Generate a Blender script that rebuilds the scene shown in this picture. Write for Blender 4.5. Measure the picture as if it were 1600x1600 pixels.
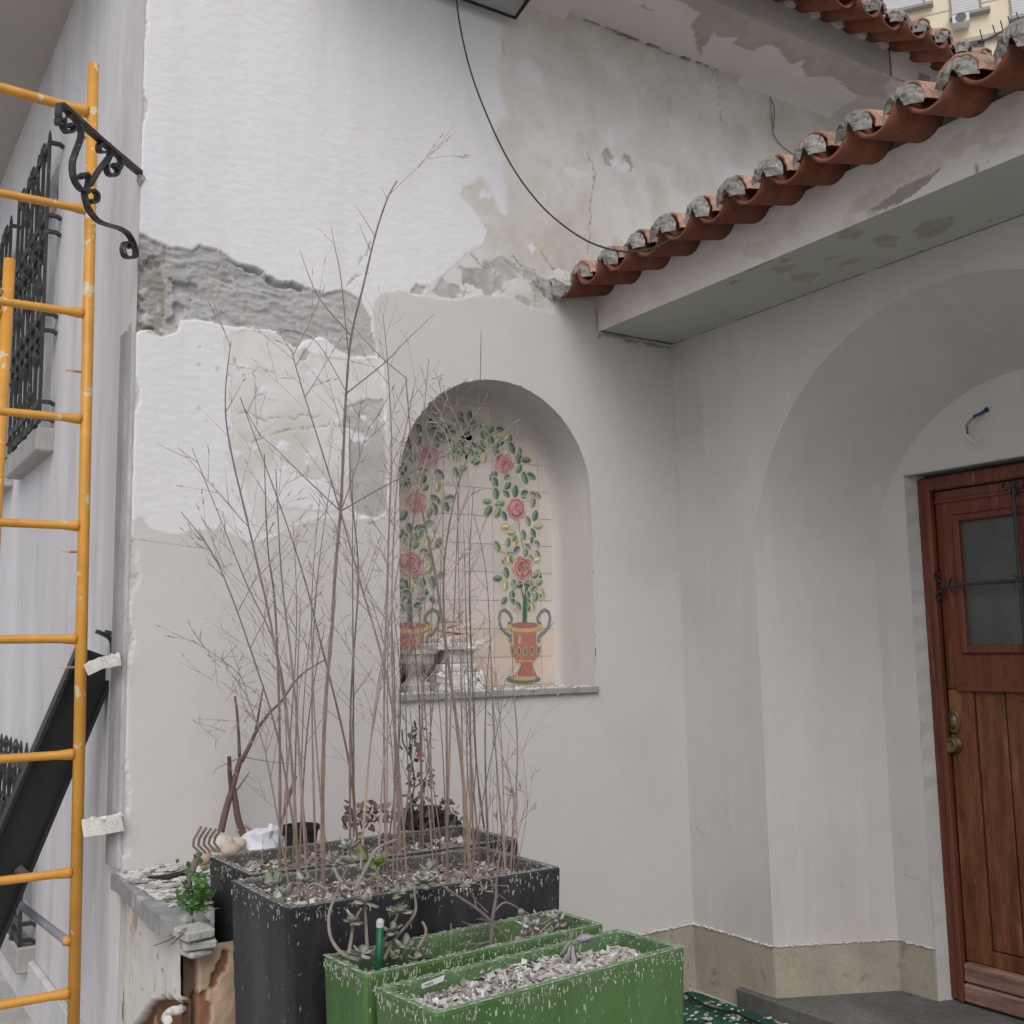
import bpy, math, random
import numpy as np
from mathutils import Vector, Matrix
random.seed(7); np.random.seed(7)
S = bpy.context.scene
for o in list(bpy.data.objects): bpy.data.objects.remove(o)
# ---------------------------------------------------------------- camera
F = 1678.45                                   # focal length in photo pixels (photo 1600 wide)
yaw, pitch, roll = [math.radians(a) for a in (33.13916, 7.33379, -1.07624)]
fw = np.array([math.sin(yaw)*math.cos(pitch), math.cos(yaw)*math.cos(pitch), math.sin(pitch)])
r0 = np.array([math.cos(yaw), -math.sin(yaw), 0.]); u0 = np.cross(r0, fw)
rt = r0*math.cos(roll)+u0*math.sin(roll); up = -r0*math.sin(roll)+u0*math.cos(roll)
CAM = np.array([-0.898, -3.751, 1.5])
cd = bpy.data.cameras.new('camera'); cam = bpy.data.objects.new('camera', cd); S.collection.objects.link(cam)
cam.matrix_world = Matrix(((rt[0], up[0], -fw[0], CAM[0]), (rt[1], up[1], -fw[1], CAM[1]), (rt[2], up[2], -fw[2], CAM[2]), (0, 0, 0, 1)))
cd.sensor_width = 36; cd.lens = F/1600*36; cd.clip_start = .05; cd.clip_end = 500
S.camera = cam
S.render.resolution_x = S.render.resolution_y = 1024
# ---------------------------------------------------------------- world, sun, exposure
W = bpy.data.worlds.new('World'); S.world = W; W.use_nodes = True
nt = W.node_tree; bg = nt.nodes['Background']
sky = nt.nodes.new('ShaderNodeTexSky'); sky.sky_type = 'NISHITA'; sky.sun_disc = False
SUN_EL, SUN_AZ = 46, 212                      # azimuth clockwise from +Y
sky.sun_elevation = math.radians(SUN_EL); sky.sun_rotation = math.radians(SUN_AZ)
sky.air_density = 1.0; sky.dust_density = 3.0; sky.ozone_density = 1.0
hs = nt.nodes.new('ShaderNodeHueSaturation'); hs.inputs['Saturation'].default_value = .45
nt.links.new(sky.outputs[0], hs.inputs['Color']); nt.links.new(hs.outputs[0], bg.inputs[0]); bg.inputs[1].default_value = .105
sd = bpy.data.lights.new('sun', 'SUN'); sd.energy = .98; sd.angle = math.radians(48); sd.color = (1, .97, .93)
so = bpy.data.objects.new('sun', sd); S.collection.objects.link(so)
a, e = math.radians(SUN_AZ), math.radians(SUN_EL)
so.rotation_euler = Vector((math.sin(a)*math.cos(e), math.cos(a)*math.cos(e), math.sin(e))).to_track_quat('Z', 'Y').to_euler()
S.view_settings.view_transform = 'Standard'; S.view_settings.look = 'None'; S.view_settings.gamma = 1
S.view_settings.exposure = 0.25

# ---------------------------------------------------------------- helpers
def at(px, py, ax, val):
    "world point where the sight line through a photo pixel meets the plane ax = val (used to measure the place)"
    d = fw+rt*(px-800)/F-up*(py-800)/F; i = 'xyz'.index(ax)
    return CAM+d*((val-CAM[i])/d[i])
def far(px, py, dist):
    d = fw+rt*(px-800)/F-up*(py-800)/F; return CAM+d*dist
ORG = {}
def tag(o, label=None, cat=None, group=None, kind=None):
    if label: o['label'] = label
    if cat: o['category'] = cat
    if group: o['group'] = group
    if kind: o['kind'] = kind
    return o
def thing(name, loc, label, cat, group=None):
    o = bpy.data.objects.new(name, None); S.collection.objects.link(o); o.location = [float(v) for v in loc]; o.empty_display_size = .05
    ORG[o.name] = np.array(loc, float); return tag(o, label, cat, group)
def link_mesh(name, V, Fc, mat, parent=None, col=None, smooth=False):
    V = np.asarray(V, float)
    org = ORG[parent.name] if parent is not None else np.zeros(3)
    me = bpy.data.meshes.new(name); me.from_pydata((V-org).tolist(), [], [list(map(int, f)) for f in Fc])
    return finish(name, me, mat, parent, col, smooth, org)
def finish(name, me, mat, parent, col, smooth, org):
    if col is not None:
        c = np.ones((len(col), 4)); c[:, :3] = np.clip(np.asarray(col)[:, :3], 0, 1)
        at_ = me.color_attributes.new('Col', 'FLOAT_COLOR', 'POINT'); at_.data.foreach_set('color', c.ravel().astype(np.float32))
    me.materials.append(mat)
    me.polygons.foreach_set('use_smooth', np.full(len(me.polygons), bool(smooth)))
    me.update(); me.validate()
    o = bpy.data.objects.new(name, me); S.collection.objects.link(o)
    if parent is not None: o.parent = parent
    ORG[o.name] = org; return o
def nrm(v): v = np.asarray(v, float); return v/(np.linalg.norm(v)+1e-12)
def frame(d):
    d = nrm(d); h = np.array([0, 0, 1.]) if abs(d[2]) < .9 else np.array([1., 0, 0]); a = nrm(np.cross(h, d)); return a, np.cross(d, a), d
class MB:
    def __init__(s): s.V = []; s.F = []; s.C = []
    def add(s, V, Fc, col=(1, 1, 1)):
        n = len(s.V); V = [list(map(float, v)) for v in V]; s.V += V; s.F += [[i+n for i in f] for f in Fc]
        if np.ndim(col) == 2: s.C += [list(c)[:3] for c in col]
        else: s.C += [list(col)]*len(V)
        return s
    def quad(s, a, b, c, d, col=(1, 1, 1)): return s.add([a, b, c, d], [[0, 1, 2, 3]], col)
    def box(s, lo, hi, col=(1, 1, 1), M=None, c=None, bev=0):
        lo = np.array(lo, float); hi = np.array(hi, float)
        if bev:
            b = bev; m = (lo+hi)/2; h = (hi-lo)/2; V = []; 
            for sz in (-1, 1):
                for (i, j) in ((-1, -1), (1, -1), (1, 1), (-1, 1)):
                    pass
            xs = [(-h[0], -h[1]+b), (-h[0]+b, -h[1]), (h[0]-b, -h[1]), (h[0], -h[1]+b), (h[0], h[1]-b), (h[0]-b, h[1]), (-h[0]+b, h[1]), (-h[0], h[1]-b)]
            k = lambda x, y: (x*(abs(h[0])-b)/max(h[0], 1e-9), y*(h[1]-b)/max(h[1], 1e-9))
            for z, f in ((-h[2], 1), (-h[2]+b, 0), (h[2]-b, 0), (h[2], 1)):
                for x, y in xs: V.append((k(x, y) if f else (x, y))+(z,))
            V = np.array(V)+m
            Fc = [[0, 7, 6, 5, 4, 3, 2, 1], [24+i for i in range(8)]]
            for l in range(3):
                for i in range(8): j = (i+1) % 8; Fc.append([l*8+i, l*8+j, l*8+8+j, l*8+8+i])
        else:
            V = np.array([[x, y, z] for z in (lo[2], hi[2]) for y in (lo[1], hi[1]) for x in (lo[0], hi[0])])
            Fc = [[0, 2, 3, 1], [4, 5, 7, 6], [0, 1, 5, 4], [2, 6, 7, 3], [0, 4, 6, 2], [1, 3, 7, 5]]
        if M is not None:
            M = np.array(M); V = V@M.T
            if c is not None: V = V+np.array(c)
        return s.add(V, Fc, col)
    def tube(s, P, R, n=6, col=(1, 1, 1), cap=True, flat=None):
        P = [np.array(p, float) for p in P]
        if np.isscalar(R): R = [R]*len(P)
        V = []; C = []; a = None
        for i, p in enumerate(P):
            d = nrm(P[min(i+1, len(P)-1)]-P[max(i-1, 0)])
            if a is None: a, b, _ = frame(d)
            else: a = nrm(a-d*(a@d)); b = np.cross(d, a)
            for k in range(n):
                t = 2*math.pi*(k+.5)/n
                V.append(p+R[i]*(a*math.cos(t)+b*math.sin(t)))
                C.append(col[i] if np.ndim(col) == 2 else col)
        Fc = [[i*n+k, i*n+(k+1) % n, (i+1)*n+(k+1) % n, (i+1)*n+k] for i in range(len(P)-1) for k in range(n)]
        if cap: Fc += [list(range(n))[::-1], [(len(P)-1)*n+k for k in range(n)]]
        return s.add(V, Fc, C)
    def bar(s, P, w, t, nvec, col=(1, 1, 1)):
        "flat bar swept along P: width w along nvec, thickness t in the plane of the bend"
        P = [np.array(p, float) for p in P]; V = []; nv = nrm(nvec)
        for i, p in enumerate(P):
            d = nrm(P[min(i+1, len(P)-1)]-P[max(i-1, 0)]); q = nrm(np.cross(d, nv))
            for (x, y) in ((-1, -1), (1, -1), (1, 1), (-1, 1)): V.append(p+nv*x*w/2+q*y*t/2)
        Fc = [[i*4+k, i*4+(k+1) % 4, (i+1)*4+(k+1) % 4, (i+1)*4+k] for i in range(len(P)-1) for k in range(4)]
        Fc += [[3, 2, 1, 0], [(len(P)-1)*4+k for k in range(4)]]
        return s.add(V, Fc, col)
    def lathe(s, prof, c=(0, 0, 0), ax=(0, 0, 1), n=16, col=(1, 1, 1), rough=0):
        a, b, d = frame(ax); c = np.array(c, float); V = []; C = []
        for i, (r, h) in enumerate(prof):
            for k in range(n):
                t = 2*math.pi*k/n; rr = r*(1+random.uniform(-rough, rough))
                V.append(c+d*h+rr*(a*math.cos(t)+b*math.sin(t))); C.append(col[i] if np.ndim(col) == 2 else col)
        Fc = [[i*n+k, i*n+(k+1) % n, (i+1)*n+(k+1) % n, (i+1)*n+k] for i in range(len(prof)-1) for k in range(n)]
        Fc += [list(range(n))[::-1], [(len(prof)-1)*n+k for k in range(n)]]
        return s.add(V, Fc, C)
    def leaf(s, p, d, L, Wd, T=.003, col=(1, 1, 1), nv=None, curl=.15):
        d = nrm(d); nv = np.random.randn(3) if nv is None else np.array(nv, float); sd_ = nrm(np.cross(d, nv)); nn = np.cross(sd_, d)
        prof = [(0, .08), (.2, .62), (.5, 1), (.8, .72), (1, .05)]; V = []
        for (u, w) in prof:
            q = np.array(p)+d*L*u+nn*curl*L*(u*u)
            V += [q-sd_*w*Wd/2+nn*curl*.3*Wd*w, q+nn*T, q+sd_*w*Wd/2+nn*curl*.3*Wd*w, q-nn*T]
        Fc = []
        for i in range(4):
            for k in range(4): Fc.append([i*4+k, i*4+(k+1) % 4, i*4+4+(k+1) % 4, i*4+4+k])
        return s.add(V, Fc+[[0, 3, 2, 1], [16, 17, 18, 19]], col)
    def blob(s, c, r, col=(1, 1, 1), n=8, jag=.15, sq=(1, 1, 1)):
        V = []; c = np.array(c, float); sq = np.array(sq)
        for i in range(1, n):
            th = math.pi*i/n
            for k in range(n+2):
                ph = 2*math.pi*k/(n+2); V.append(c+r*sq*(1+random.uniform(-jag, jag))*np.array([math.sin(th)*math.cos(ph), math.sin(th)*math.sin(ph), math.cos(th)]))
        m = n+2; V.append(c+r*sq*np.array([0, 0, 1])); V.append(c-r*sq*np.array([0, 0, 1])); T_ = len(V)-2
        Fc = [[i*m+k, i*m+m+k, i*m+m+(k+1) % m, i*m+(k+1) % m] for i in range(n-2) for k in range(m)]
        Fc += [[T_, k, (k+1) % m] for k in range(m)]+[[T_+1, (n-2)*m+(k+1) % m, (n-2)*m+k] for k in range(m)]
        return s.add(V, Fc, col)
    def build(s, name, mat, parent=None, smooth=False, label=None):
        o = link_mesh(name, s.V, s.F, mat, parent, s.C, smooth)
        if label: o['label'] = label
        return o
# smooth lattice noise for relief work
_L = np.random.RandomState(3).rand(256, 256)
def vn(x, y):
    x = np.asarray(x, float); y = np.asarray(y, float); xi = np.floor(x).astype(int); yi = np.floor(y).astype(int); fx = x-xi; fy = y-yi
    fx = fx*fx*(3-2*fx); fy = fy*fy*(3-2*fy); g = lambda i, j: _L[i & 255, j & 255]
    return (g(xi, yi)*(1-fx)+g(xi+1, yi)*fx)*(1-fy)+(g(xi, yi+1)*(1-fx)+g(xi+1, yi+1)*fx)*fy
def fbm(x, y, oct=5, gain=.5):
    s = 0; a = 1; t = 0
    for k in range(oct): s = s+a*vn(x*2**k+17.3*k, y*2**k+5.1*k); t += a; a *= gain
    return s/t*2-1
def sstep(a, b, x): t = np.clip((x-a)/(b-a), 0, 1); return t*t*(3-2*t)
def inpoly(P, x, y):
    r = np.zeros(np.shape(x), bool); n = len(P)
    for i in range(n):
        (x1, y1), (x2, y2) = P[i], P[(i+1) % n]
        if y1 == y2: continue
        c = ((y1 > y) != (y2 > y)) & (x < (x2-x1)*(y-y1)/(y2-y1)+x1); r ^= c
    return r
def blur(m, k=1):
    m = m.astype(float)
    for _ in range(k):
        p = np.pad(m, 1, 'edge'); m = (p[:-2, 1:-1]+p[2:, 1:-1]+p[1:-1, :-2]+p[1:-1, 2:]+4*p[1:-1, 1:-1])/8
    return m
def relief(name, o, u, v, n, U, Vv, step, fn, mat, parent=None, cut=None, snap=None, smooth=True):
    "a wall face modelled as a fine relief: fn(u,v)->(height, colour)"
    nu = max(2, int(round((U[1]-U[0])/step))+1); nv = max(2, int(round((Vv[1]-Vv[0])/step))+1)
    gu, gv = np.meshgrid(np.linspace(U[0], U[1], nu), np.linspace(Vv[0], Vv[1], nv), indexing='xy')
    h, c = fn(gu, gv)
    if snap: gu, gv = snap(gu, gv)
    o, u, v, n = [np.array(q, float) for q in (o, u, v, n)]
    P = o+gu[..., None]*u+gv[..., None]*v+h[..., None]*n
    idx = np.arange(nu*nv).reshape(nv, nu)
    Fq = np.stack([idx[:-1, :-1], idx[:-1, 1:], idx[1:, 1:], idx[1:, :-1]], -1).reshape(-1, 4)
    if cut:
        cu = (gu[:-1, :-1]+gu[1:, 1:]).ravel()/2; cv = (gv[:-1, :-1]+gv[1:, 1:]).ravel()/2; Fq = Fq[~cut(cu, cv)]
    if np.dot(np.cross(u, v), n) < 0: Fq = Fq[:, ::-1]
    org = ORG[parent.name] if parent is not None else np.zeros(3)
    me = bpy.data.meshes.new(name); V = (P.reshape(-1, 3)-org).astype(np.float32)
    me.vertices.add(len(V)); me.vertices.foreach_set('co', V.ravel()); nF = len(Fq)
    me.loops.add(nF*4); me.loops.foreach_set('vertex_index', Fq.ravel().astype(np.int32))
    me.polygons.add(nF); me.polygons.foreach_set('loop_start', np.arange(0, nF*4, 4, dtype=np.int32)); me.polygons.foreach_set('loop_total', np.full(nF, 4, np.int32))
    me.update(calc_edges=True)
    return finish(name, me, mat, parent, c.reshape(-1, 3), smooth, org)
# ---------------------------------------------------------------- materials
def mat(name, col=(1, 1, 1), rough=.85, var=.12, scale=4, bump=.3, bscale=80, bdist=.002, attr=False, splat=0, splat_col=(.7, .7, .68), splat_scale=60, metal=0, streak=None, spec=.3, tint=None, stretch=(1, 1, 1), per_obj=0, marks=0):
    m = bpy.data.materials.new(name); m.use_nodes = True; t = m.node_tree; N = t.nodes; Lk = t.links; b = N['Principled BSDF']
    b.inputs['Roughness'].default_value = rough; b.inputs['Metallic'].default_value = metal; b.inputs['Specular IOR Level'].default_value = spec
    tc = N.new('ShaderNodeTexCoord'); mp = N.new('ShaderNodeMapping'); mp.inputs['Scale'].default_value = stretch; Lk.new(tc.outputs['Object'], mp.inputs[0]); vec = mp.outputs[0]
    def noise(sc, det=6, r=.6):
        n = N.new('ShaderNodeTexNoise'); n.inputs['Scale'].default_value = sc; n.inputs['Detail'].default_value = det; n.inputs['Roughness'].default_value = r; Lk.new(vec, n.inputs['Vector']); return n.outputs[0]
    def mix(fac, A, B, mode='MIX'):
        x = N.new('ShaderNodeMix'); x.data_type = 'RGBA'; x.blend_type = mode
        for s_, v_ in ((x.inputs[0], fac), (x.inputs[6], A), (x.inputs[7], B)):
            if hasattr(v_, 'is_linked') or hasattr(v_, 'links'): Lk.new(v_, s_)
            elif np.isscalar(v_): s_.default_value = v_
            else: s_.default_value = (*v_[:3], 1)
        return x.outputs[2]
    def ramp(v_, a_, b_, lo=0, hi=1):
        r_ = N.new('ShaderNodeMapRange'); Lk.new(v_, r_.inputs[0])
        for i, q in enumerate((a_, b_, lo, hi)): r_.inputs[1+i].default_value = q
        return r_.outputs[0]
    if attr: A = N.new('ShaderNodeAttribute'); A.attribute_name = 'Col'; c = A.outputs['Color']
    else: c = None
    base = c if c is not None else tuple(col)
    g = ramp(noise(scale), .3, .7, 1-var, 1+var); cmb = N.new('ShaderNodeCombineColor')
    for i in range(3): Lk.new(g, cmb.inputs[i])
    c = mix(1.0, base, cmb.outputs[0], 'MULTIPLY')
    g2 = ramp(noise(scale*12, 4), .3, .7, 1-var*.6, 1+var*.6); cm2 = N.new('ShaderNodeCombineColor')
    for i in range(3): Lk.new(g2, cm2.inputs[i])
    c = mix(1.0, c, cm2.outputs[0], 'MULTIPLY')
    if tint: c = mix(ramp(noise(tint[1]), tint[2], tint[3]), c, tint[0])
    if per_obj:
        oi = N.new('ShaderNodeObjectInfo'); q = ramp(oi.outputs['Random'], 0, 1, 1-per_obj, 1+per_obj); cc = N.new('ShaderNodeCombineColor')
        for i in range(3): Lk.new(q, cc.inputs[i])
        c = mix(1.0, c, cc.outputs[0], 'MULTIPLY')
    if marks:
        mw = N.new('ShaderNodeMapping'); mw.inputs['Scale'].default_value = (2.2, 2.2, .35); Lk.new(tc.outputs['Object'], mw.inputs[0]); keep = vec; vec = mw.outputs[0]
        c = mix(ramp(noise(3.2, 8, .62), .5, .78, 0, .35), c, (.47, .435, .415)); c = mix(ramp(noise(5.5, 6, .6), .56, .66, 0, .35), c, (.63, .615, .61)); vec = keep
        wv = N.new('ShaderNodeTexNoise'); wv.inputs['Scale'].default_value = 1.3; wv.inputs['Detail'].default_value = 9; wv.inputs['Roughness'].default_value = .55; Lk.new(vec, wv.inputs['Vector'])
        ab = N.new('ShaderNodeMath'); ab.operation = 'SUBTRACT'; Lk.new(wv.outputs[0], ab.inputs[0]); ab.inputs[1].default_value = .5; a2 = N.new('ShaderNodeMath'); a2.operation = 'ABSOLUTE'; Lk.new(ab.outputs[0], a2.inputs[0])
        gt = ramp(noise(.9, 2), .56, .62); mm = N.new('ShaderNodeMath'); mm.operation = 'MULTIPLY'; Lk.new(ramp(a2.outputs[0], .0, .0022, .55, 0), mm.inputs[0]); Lk.new(gt, mm.inputs[1]); c = mix(mm.outputs[0], c, (.25, .23, .22))
    if splat: c = mix(ramp(noise(splat_scale, 3, .7), 1-splat, 1-splat+.03), c, splat_col)
    Lk.new(c, b.inputs['Base Color'])
    if bump:
        bp = N.new('ShaderNodeBump'); bp.inputs['Strength'].default_value = bump; bp.inputs['Distance'].default_value = bdist
        Lk.new(noise(bscale, 5, .6), bp.inputs['Height']); Lk.new(bp.outputs[0], b.inputs['Normal'])
    return m
M = {}
M['wall_relief'] = mat('weathered render', attr=True, var=.025, scale=2.2, bump=.55, bscale=110, bdist=.0022, rough=.92, spec=.15)
M['plaster'] = mat('smooth render', (.575, .545, .53), var=.03, scale=1.7, bump=.5, bscale=110, bdist=.0012, rough=.9, spec=.15, tint=((.475, .445, .43), 1.1, .46, .85), splat=.27, splat_col=(.40, .38, .36), splat_scale=34, marks=1)
M['side'] = mat('side wall paint', (.67, .655, .68), var=.09, scale=1.6, bump=.6, bscale=45, bdist=.002, rough=.85, stretch=(1, 1.6, .35), spec=.15, tint=((.55, .53, .535), 2.6, .52, .72))
M['soffit_side'] = mat('side soffit', (.46, .42, .40), var=.05, scale=1.5, bump=.2)
M['vc'] = mat('painted surface', attr=True, var=.06, scale=6, bump=.2, bscale=120, bdist=.001, rough=.8)
M['vcrough'] = mat('rough surface', attr=True, var=.15, scale=18, bump=.8, bscale=90, bdist=.006, rough=.95, spec=.1)
M['terracotta'] = mat('terracotta', (.215, .082, .052), var=.28, scale=9, bump=.4, bscale=70, bdist=.002, rough=.85, per_obj=.30, tint=((.13, .062, .042), 6, .48, .72), spec=.15)
M['cover'] = mat('weathered cover tile', (.40, .22, .16), var=.35, scale=9, bump=.5, bscale=70, bdist=.003, rough=.9, per_obj=.2, tint=((.22, .19, .15), 16, .52, .60))
M['mortar'] = mat('old mortar', (.265, .255, .24), var=.3, scale=14, bump=1, bscale=60, bdist=.008, rough=.95, tint=((.12, .115, .10), 22, .54, .62), per_obj=.15, spec=.1)
M['yellow'] = mat('scaffold yellow paint', (.62, .30, .045), var=.1, scale=8, bump=.15, bscale=50, rough=.42, splat=.37, splat_col=(.60, .50, .36), splat_scale=13, spec=.5, tint=((.50, .22, .03), 6, .5, .75))
M['iron'] = mat('black iron', (.03, .029, .03), var=.3, scale=20, bump=.3, rough=.5, spec=.5, tint=((.16, .15, .145), 40, .58, .70))
M['blackpaint'] = mat('black board', (.012, .012, .014), var=.3, scale=8, rough=.42, spec=.5, splat=.30, splat_col=(.15, .15, .15), splat_scale=70)
M['zinc'] = mat('grey trim', (.25, .25, .26), var=.25, scale=9, bump=.3, rough=.7, stretch=(3, 3, .4))
M['stonecap'] = mat('grey marble cap', (.27, .27, .275), var=.15, scale=10, bump=.3, rough=.75, tint=((.5, .49, .47), 14, .55, .68))
M['blackplanter'] = mat('black planter', (.019, .019, .022), var=.45, scale=5, bump=.3, bscale=120, rough=.5, splat=.335, splat_col=(.33, .32, .30), splat_scale=130, stretch=(1, 1, .3), spec=.45, tint=((.050, .050, .058), 7, .48, .72))
M['greenplanter'] = mat('green planter', (.060, .135, .038), var=.22, scale=6, bump=.35, bscale=100, rough=.42, splat=.345, splat_col=(.42, .46, .36), splat_scale=120, stretch=(1, 1, .22), spec=.45, tint=((.095, .15, .075), 3.5, .5, .8))
M['limedust'] = mat('lime dusted rim', attr=True, var=.3, scale=25, bump=.6, bscale=90, bdist=.003, rough=.8, splat=.40, splat_col=(.52, .53, .50), splat_scale=120)
M['door'] = mat('worn varnished wood', (.150, .056, .026), var=.45, scale=6, bump=.5, bscale=60, bdist=.0015, rough=.55, stretch=(1, 4, .7), tint=((.26, .125, .06), 4, .52, .70), splat=.29, splat_col=(.40, .28, .18), splat_scale=24)
M['doortop'] = mat('red brown varnish', (.135, .042, .024), var=.3, scale=6, bump=.3, bscale=60, bdist=.001, rough=.5, stretch=(1, 4, .4), tint=((.24, .10, .055), 9, .58, .70), splat=.28, splat_col=(.34, .22, .15), splat_scale=30)
M['brass'] = mat('aged brass', (.17, .13, .08), var=.3, scale=40, rough=.45, metal=.7)
M['glass'] = mat('dusty glass', (.075, .078, .078), var=.2, scale=5, bump=.1, rough=.12, spec=.6, tint=((.11, .11, .105), 4, .45, .75))
M['baseb'] = mat('ochre skirting', (.36, .325, .265), var=.14, scale=7, bump=.5, bscale=70, bdist=.002, rough=.9, tint=((.24, .21, .165), 11, .60, .70))
M['slate'] = mat('slate step', (.13, .127, .125), var=.35, scale=4, bump=.5, bscale=50, rough=.6)
M['concrete'] = mat('concrete ground', (.44, .43, .41), var=.2, scale=3, bump=.5)
M['cane'] = mat('dry cane', attr=True, var=.2, scale=40, bump=.3, bscale=200, rough=.7)
M['leafy'] = mat('leaf', attr=True, var=.2, scale=30, bump=.2, rough=.55, spec=.4)
M['cream'] = mat('cream facade', (.74, .655, .50), var=.04, scale=.3, bump=0)
# ================================================================ ground
g = MB(); g.quad((-60, -60, 0), (60, -60, 0), (60, 60, 0), (-60, 60, 0)); o = g.build('ground', M['concrete']); tag(o, kind='structure')
# ================================================================ house
LX = 2.473
house = thing('house', (0, 0, 0), 'old plastered house with peeling white render, tiled porch roof, arched niche and wooden door', 'house')
W_, N_, O_, G_ = [np.array(c) for c in ((.72, .715, .750), (.585, .565, .555), (.665, .648, .635), (.41, .405, .405))]
def XZ(pts): return [tuple(at(px, py, 'y', 0)[[0, 2]]) for px, py in pts]
NEW = XZ([(170, 815), (203, 812), (219, 803), (234, 825), (266, 836), (297, 831), (337, 825), (359, 831), (391, 847), (430, 838), (470, 815), (500, 810), (530, 806), (582, 814), (597, 804), (608, 780), (604, 720), (606, 665), (602, 619), (599, 562), (589, 553), (583, 516), (583, 469), (591, 461), (625, 454), (652, 462), (707, 469), (752, 462), (797, 464), (831, 480), (862, 488), (875, 470), (930, 470), (1150, 560), (1150, 1600), (100, 1600), (100, 815)])
OLD1 = XZ([(800, -150), (783, 48), (780, 89), (776, 117), (782, 150), (793, 179), (775, 198), (768, 213), (780, 241), (762, 246), (775, 262), (752, 275), (738, 290), (725, 292), (721, 309), (738, 330), (759, 361), (752, 385), (728, 392), (708, 412), (694, 426), (673, 447), (652, 454), (655, 475), (900, 520), (2200, 700), (2600, -600), (800, -600)])
TONG = XZ([(762, 246), (787, 241), (787, 275), (793, 302), (793, 339), (780, 333), (768, 299), (752, 275)])
OLD2 = XZ([(345, 531), (383, 512), (430, 530), (500, 560), (590, 560), (602, 619), (600, 720), (603, 785), (560, 812), (530, 800), (515, 770), (470, 752), (440, 750), (410, 765), (402, 780), (361, 727), (355, 712), (364, 666), (355, 625), (361, 591), (355, 578)])
CRM = XZ([(372, 735), (402, 742), (440, 738), (470, 742), (520, 748), (545, 790), (560, 812), (530, 806), (500, 812), (470, 818), (440, 836), (406, 838), (402, 800)])
WISL = XZ([(405, 762), (430, 742), (480, 748), (530, 752), (540, 790), (500, 800), (462, 798), (430, 792)])
GR1 = XZ([(200, 366), (217, 366), (239, 378), (264, 386), (305, 392), (317, 384), (349, 394), (367, 406), (405, 422), (436, 441), (461, 441), (477, 450), (508, 458), (533, 456), (561, 466), (571, 481), (582, 500), (580, 519), (589, 553), (549, 558), (530, 547), (505, 528), (480, 534), (458, 545), (446, 537), (421, 516), (386, 511), (349, 509), (314, 500), (283, 497), (274, 516), (249, 525), (236, 516), (214, 519), (200, 520)])
GRA = XZ([(200, 366), (239, 378), (264, 386), (305, 392), (367, 406), (396, 420), (396, 512), (349, 509), (314, 500), (283, 497), (274, 516), (249, 525), (200, 520)])
GR2 = XZ([(560, 630), (574, 622), (599, 621), (601, 649), (593, 655), (604, 665), (606, 700), (606, 770), (604, 802), (586, 812), (560, 802), (545, 780), (545, 724), (549, 682), (537, 664), (541, 637)])
RUIN = XZ([(694, 430), (728, 400), (752, 408), (790, 404), (830, 425), (872, 445), (866, 488), (831, 478), (797, 464), (752, 462), (707, 466), (676, 458)])
SPOTS = [XZ(p) for p in ([(940, 242), (948, 232), (955, 240), (962, 255), (955, 262), (944, 258)], [(970, 255), (975, 241), (985, 245), (991, 262), (986, 270), (978, 262)], [(641, 458), (652, 446), (668, 452), (662, 462)], [(466, 560), (478, 548), (486, 556), (478, 566)])]
FLAKES = [XZ(p) for p in ([(402, 612), (412, 600), (424, 612), (430, 625), (414, 622)], [(380, 690), (410, 700), (398, 706)], [(824, 385), (832, 378), (838, 388), (830, 400)], [(806, 110), (820, 90), (842, 112), (850, 140), (836, 130)], [(948, 215), (956, 205), (962, 222), (954, 232)], [(1135, 262), (1180, 268), (1185, 285), (1135, 290)])]
CRK = [(XZ(p), t) for p, t in (([(920, 240), (928, 275), (922, 330), (920, 400)], .0022), ([(1120, 120), (1124, 150), (1126, 190)], .003), ([(1108, 105), (1122, 122)], .0026), ([(783, 60), (790, 90)], .0026), ([(800, 400), (812, 412), (826, 418)], .0045), ([(735, 395), (750, 415), (762, 422)], .0028), ([(845, 395), (862, 415), (878, 432)], .0026), ([(790, 408), (800, 420), (818, 428), (835, 420), (842, 440)], .0026), ([(835, 440), (850, 455), (862, 470)], .005), ([(935, 522), (965, 527), (1000, 534), (1045, 543)], .008), ([(930, 478), (934, 500), (935, 520)], .005), ([(960, 52), (1000, 65), (1035, 78), (1075, 94), (1110, 106)], .006),
    ([(370, 640), (410, 655), (470, 648), (500, 650)], .0020), ([(395, 690), (440, 672), (480, 668), (545, 662)], .0020), ([(365, 560), (385, 590), (400, 572), (430, 588)], .0016), ([(560, 415), (572, 395), (578, 378)], .003), ([(545, 445), (560, 430), (575, 428)], .003))]
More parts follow.
